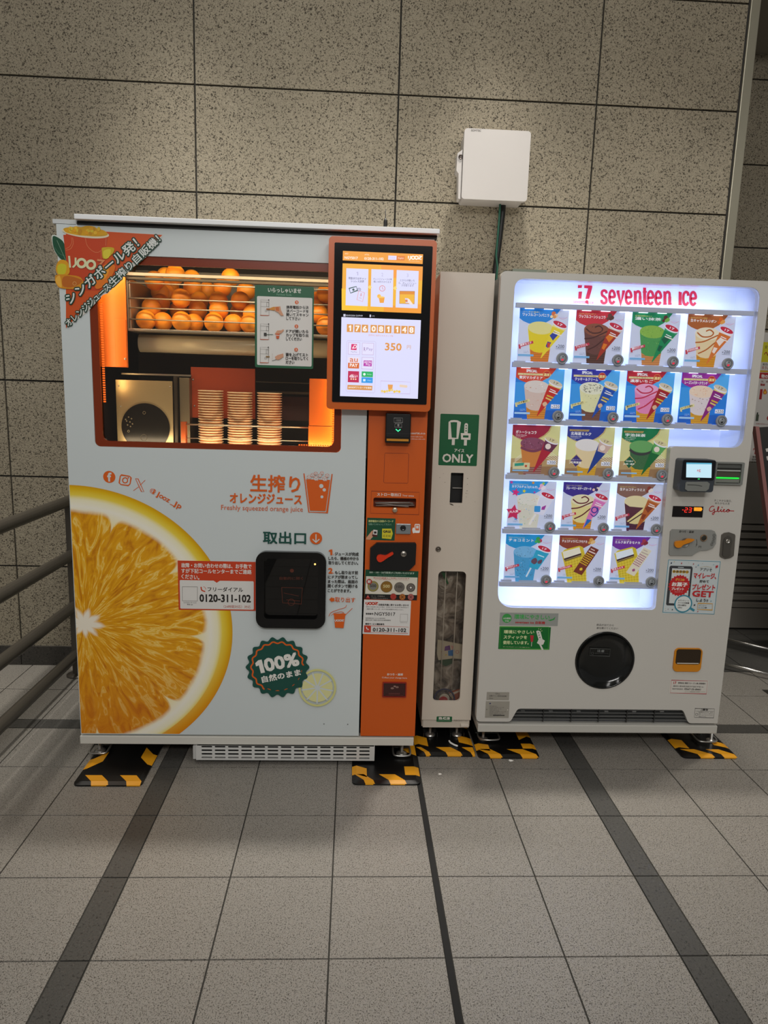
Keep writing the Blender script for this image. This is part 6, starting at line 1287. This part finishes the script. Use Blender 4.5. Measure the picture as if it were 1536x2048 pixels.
b = MB(); q = at(Q_, 745, 275, YI - .006); b.lathe([(.0135, 0), (.0135, .003), (.0118, .004), (.0112, .002), (.0105, .0025), (.001, .003)], (q.x, YI - .0062, q.y), 'y-', M('96785c', .35, .5), 28); b.lathe([(.0102, .0031), (.0095, .0036), (.001, .0036)], (q.x, YI - .0062, q.y), 'y-', M('4d4f4a', .25, .7), 24); obj('coin_slot', b, cu2)
d = D(P(YI), YI - .0066); d.vw = Q_; d.text('おつり・返却', 362, 170, 582, 178, 36, DI, .03); d.line([(625, 290), (632, 340), (622, 370)], 7, DI, smooth=4); d.poly([(622, 372), (640, 362), (612, 412)], DI); d.text('円', 655, 408, 697, 410, 34, DI)
for x, y in ((893, 230), (893, 278), (880, 325), (858, 368)): d.ring(x, y, 20, 4, DI, 16); d.text('¥', x - 7, y, x + 7, y, 18, DI)
obj('printing', d, cu2)
d = None
b = MB(); q0 = at(Q_, 1010, 230, YI); q1 = at(Q_, 1200, 560, YI); lp = [tuple(at(Q_, x, y, YI)) for x, y in ((1015, 225), (1060, 195), (1130, 185), (1215, 215), (1225, 240), (1200, 545), (1150, 580), (1070, 595), (1000, 565), (985, 540))]
b.prism(lp[::-1], YI - .005, YI - .0004, M('7f7b74', .32, .7)); lk = obj('lock_plate', b, I, 'steel lock plate', bevel=.0015)
b = MB(); b.prism([tuple(at(Q_, x, y, YI - .005)) for x, y in catmull([(1045, 350), (1080, 260), (1150, 255), (1180, 330), (1155, 440), (1150, 545), (1090, 570), (1035, 545), (1040, 450)], 4, True)][::-1], YI - .0085, YI - .0053, M('6d6a64', .35, .7)); obj('handle', b, lk, bevel=.001)
b = MB(); q = at(Q_, 1115, 325, YI - .0085); b.lathe([(.0085, 0), (.0085, .003), (.006, .005), (.0058, .003), (.001, .0035)], (q.x, YI - .0087, q.y), 'y-', M('c4c1ba', .25, .9), 24); obj('key_lock', b, lk)
# app poster
x0, x1, z0, z1 = box2(Q_, 205, 607, 908, 1447, YI); x0 = at(Q_, 160, 1000, YI).x; x1 = at(Q_, 957, 1020, YI).x
b = MB(); b.box(x0, x1, YI - .0008, YI - .0003, z0, z1, M('c9d2d4', .4)); ap = obj('app_poster', b, I, 'white app campaign sticker with blue frame')
d = D(P(YI), YI - .0009); d.vw = Q_; TL_ = M('3a8aa0', .4); RR_ = M('c4282c', .4)
ax = lambda u, v: (x0 + u * (x1 - x0), z1 - v * (z1 - z0))
pt_old = d.pt_
d.line([(207, 612), (1002, 640), (905, 1445), (118, 1416)], 8, TL_, True)
d.poly([(240, 700), (560, 710), (578, 735), (520, 1300), (500, 1320), (180, 1310), (168, 1290), (222, 720)], M('3a3c40')); d.poly([(262, 740), (545, 752), (495, 1288), (212, 1276)], M('d0d6d6')); d.line([(350, 725), (440, 730)], 10, M('c9d2d4'))
for i in range(5): d.disc(290 + 50 * i, 790 + 2 * i, 24, M('d8a81c'), 14)
d.text('会員登録中', 272, 788, 516, 798, 30, DI, .02)
d.star(370, 1005, 170, 150, 22, RR_); d.text('グリコの', 312, 912, 450, 918, 40, M('e8c04a'), .03); d.text('お菓子', 258, 982, 495, 992, 62, M('f0ece8'), .05); d.text('プレゼント', 252, 1052, 440, 1058, 40, M('f0ece8'), .04); d.text('キャンペーン', 300, 1102, 420, 1104, 20, M('f0ece8'))
d.disc(430, 1285, 138, TL_, 36); d.disc(430, 1285, 118, M('dfe4e2'), 36); d.line([(535, 1350), (600, 1390)], 34, TL_)
for i, s_ in enumerate(('セブンティーン', 'アイスの自販機', 'がある場所を', 'さがそう')): d.text(s_, 352 - i * 3, 1232 + 36 * i, (522, 520, 475, 410)[i], 1238 + 36 * i, 26, DI, .02)
d.text('アプリで', 690, 755, 868, 765, 44, DI, .02); d.text('マイレージ、', 590, 850, 935, 862, 84, RR_, .03); d.text('貯めて', 682, 938, 822, 942, 40, DI, .03); d.text('プレゼント', 568, 1022, 918, 1032, 82, RR_, .03); d.text('GET', 572, 1125, 888, 1140, 88, RR_, .05); d.text('しよう!!', 632, 1226, 808, 1234, 46, DI, .03)
d.line([(685, 725), (780, 712), (870, 728)], 4, M('c8b080'), smooth=4)
d.line([(655, 1275), (878, 1282), (874, 1378), (645, 1370)], 8, M('d8a03a'), True); d.text('ダウンロード', 668, 1310, 785, 1314, 22, DI); d.text('はこちら', 664, 1342, 745, 1346, 22, DI); d.poly([(755, 1338), (780, 1339), (780, 1332), (792, 1343), (780, 1352), (755, 1348)], DI)
for i, (x, y, s_) in enumerate(((245, 658, 16), (290, 638, 8), (402, 660, 14), (512, 652, 7), (585, 672, 12), (660, 690, 14), (625, 718, 9), (725, 662, 7), (893, 682, 9), (942, 712, 28), (260, 1372, 12), (195, 1365, 8), (600, 1302, 18), (650, 1400, 12), (852, 1240, 11), (150, 1355, 6), (155, 1385, 6))): d.star(x, y, s_, s_ * .75, 2, M(('2a3a5a', 'c8a83a', 'b82c34', 'b8b09a', 'a82c34', '5a9ab0', '2a3a6a', 'c8a8a0', '5aa0a8', 'b82c34', '2c2c34', '8a3a3a', '2c2c34', 'b84a4a', '3a8aa0', 'c8a83a', '8a3a3a')[i]), .5)
obj('printing', d, ap)
# pick-up flap, change cup, stickers, plates
b = MB(); b.lathe([(pr - .004, -.024), (pr - .004, -.0002), (pr, 0), (pr, .003), (pr * .965, .005), (pr * .94, .002), (pr * .93, -.004), (pr * .6, -.010), (.001, -.012)], (pc0.x, YI - .0006, pc0.y), 'y-', M('121414', .12), 56); pf = obj('pickup_flap', b, I, 'round black pick-up flap')
d = D(P(YI), YI + .004); d.vw = H_; GK = M('4a4d4c', .4); d.line([(638, 298), (738, 302), (735, 338), (635, 334)], 2, GK, True); d.text('注意', 672, 310, 708, 312, 13, M('7a7d7c'), .02); d.ring(648, 323, 6, 1.5, GK); d.text('手をはさまないように', 660, 323, 730, 326, 7, GK)
obj('printing', d, pf)
b = MB(); b.prism(rr(cr0[0], cr0[2], cr0[1], cr0[3], .018, 8), YI - .006, YI - .0004, M('d08416', .35)); cc_ = obj('change_cup', b, I, 'orange change cup', bevel=.003)
q0, q1, q2, q3 = box2(H_, 1070, 297, 1186, 374, YI); b = MB(); b.prism(rr(q0, q2, q1, q3, .01), YI - .0075, YI - .0062, M('33271a', .15)); b.box(q0 + .006, q1 - .006, YI - .009, YI - .0076, q2 + .003, q2 + .006, M('d8d0c4', .3)); obj('flap', b, cc_, 'smoked flap')
def plate(name, x0, y0, x1, y1, col, lab, fn, met=0):
    q0, q1, q2, q3 = box2(H_, x0, y0, x1, y1, YI); b = MB(); b.box(q0, q1, YI - .0009, YI - .0003, q2, q3, M(col, .35, met)); o = obj(name, b, I, lab); d = D(P(YI), YI - .001); d.vw = H_; fn(d); obj('printing', d, o)
def e1(d):
    GG = M('3a9a4a'); d.disc(212, 143, 24, GG, 20); d.text('LED照明', 194, 143, 231, 144, 9, WH, .02); d.text('搭載', 202, 156, 222, 157, 8, WH)
    d.text('環境にやさしい', 250, 134, 428, 138, 24, M('4aa85a'), .03); d.text('seventeen ice 自販機', 255, 162, 405, 166, 14, M('b02c30'), .03); d.poly([(420, 152), (445, 146), (458, 135), (452, 150), (432, 157)], GG)
plate('eco_label', 178, 114, 469, 182, 'a6aaa6', 'grey eco label', e1, .3)
def e2(d):
    LG_ = M('d8e0a8'); d.line([(178, 186), (424, 188), (422, 300), (176, 298)], 3, M('4aa03a'), True)
    for i, s_ in enumerate(('環境にやさしい', 'スティックを', '使用しています。')): d.text(s_, (197, 196, 193)[i], 211 + 27 * i, (350, 314, 322)[i], 213 + 27 * i, 18, LG_, .03)
    d.text('詳しくはこちらのホームページをご確認ください。', 193, 287, 330, 291, 5, LG_)
    d.poly([(330, 228), (348, 230), (344, 262), (333, 262)], M('b82c34')); d.line([(338, 262), (336, 285)], 3, M('c8c4b8')); d.poly([(360, 208), (370, 204), (382, 210), (392, 248), (404, 256), (396, 276), (386, 278), (398, 302), (388, 303), (376, 276), (364, 268), (372, 250)], M('dcdad2'))
    for x, y in ((372, 216), (375, 228), (379, 240)): d.disc(x, y, 3, M('2a5a34'), 8)
    for a_, b_ in (((372, 200), (374, 193)), ((380, 202), (386, 195)), ((384, 208), (392, 206))): d.line([a_, b_], 2, LG_)
plate('stick_label', 175, 185, 427, 302, '0f6a2c', 'green stick label', e2)
def e3(d): d.text('Glico', 154, 524, 176, 526, 8, DI); d.text('自動アイス専用自販機', 124, 536, 210, 538, 8, DI); d.text('業務用', 122, 548, 142, 549, 5, DI)
plate('name_plate', 111, 517, 222, 558, 'aaa69c', 'metal name plate', e3, .4)
def e4(d):
    d.disc(127, 575, 4, M('3a3a6a'), 10)
    for i in range(8): d.text('製造番号 定格電圧 100V 仕様', 124, 587 + 7 * i, 160 + (i * 37) % 50, 588 + 7 * i, 3.4, DI)
    d.rect(142, 632, 200, 637, DI); d.disc(110, 605, 2.5, M('6a665e'), 8); d.disc(216, 607, 2.5, M('e8e4da'), 8)
plate('rating_plate', 106, 563, 221, 648, 'aaa69c', 'metal rating plate', e4, .4)
def e5(d):
    d.line([(1046, 457), (1229, 461), (1223, 526), (1040, 521)], 2, M('b04048'), True); d.text('17', 1057, 470, 1070, 470, 12, M('b02c34'), .05); d.text('管理会社 関西フローズン(株) 東営業所', 1080, 471, 1218, 475, 9, DI, .02); d.text('連絡先 愛知県弥富市平島町平塚126', 1054, 486, 1208, 491, 8, DI); d.text('連絡先電話番号', 1050, 500, 1105, 502, 7, DI); d.text('0567-25-8441', 1112, 501, 1194, 504, 9, DI, .03); d.rect(1112, 512, 1218, 518, M('c4c0b4')); d.text('自動販売機の管理番号', 1140, 515, 1190, 516, 4, DI)
plate('contact_label', 1040, 456, 1228, 526, 'd2cec6', 'white contact label with red frame', e5)
# bracket on the top, feet
p0 = onY(1009, 545, YI + .12); p1 = onY(1094, 533, YI + .12)
b = MB(); b.box(p0.x + .03, p1.x, YI + .12, YI + .16, 1.8505, 1.8505 + .042, M('6d7468', .4, .4)); b.box(p0.x, p0.x + .028, YI + .13, YI + .15, 1.8505 + .01, 1.8505 + .036, M('55594e', .4, .4)); b.box(p0.x + .02, p0.x + .05, YI + .1, YI + .4, 1.8505, 1.853, M('6d7468', .4, .4)); obj('top_bracket', b, I, 'grey metal bracket on the top')
for u, v in ((966, 1478), (1422, 1482)):
    p = onZ(u, v, .013)
    b = MB(); x_, y_ = p.x, p.y; b.lathe([(.02, 0), (.02, .005), (.010, .009), (.006, .01), (.006, pz0 - .0127)], (x_, y_, .0126), 'z', zinc, 18); f_ = obj('foot', b, I, 'zinc adjustable foot')
    b = MB(); sg_ = 1 if u < 1200 else -1
    b.tube([(x_ + sg_ * a_, y_ + c_, .0235) for a_, c_ in catmull([(-.012, .06), (-.02, 0), (0, -.026), (.05, -.026), (.066, -.01), (.066, .04)], 5)], .0042, zinc, 8); b.box(x_ - .03, x_ + sg_ * .06 + .01, y_ + .02, y_ + .1, .028, .032, M('4a4f4c', .35, .7)); b.lathe([(.007, 0), (.007, .006), (.004, .007), (.004, .02)], (x_ + sg_ * .04, y_ + .03, .0322), 'z', zinc, 10); obj('foot_clamp', b, f_, 'steel anti-topple clamp')
    foot(I, x_, 3.2, pz0, .0006, False)
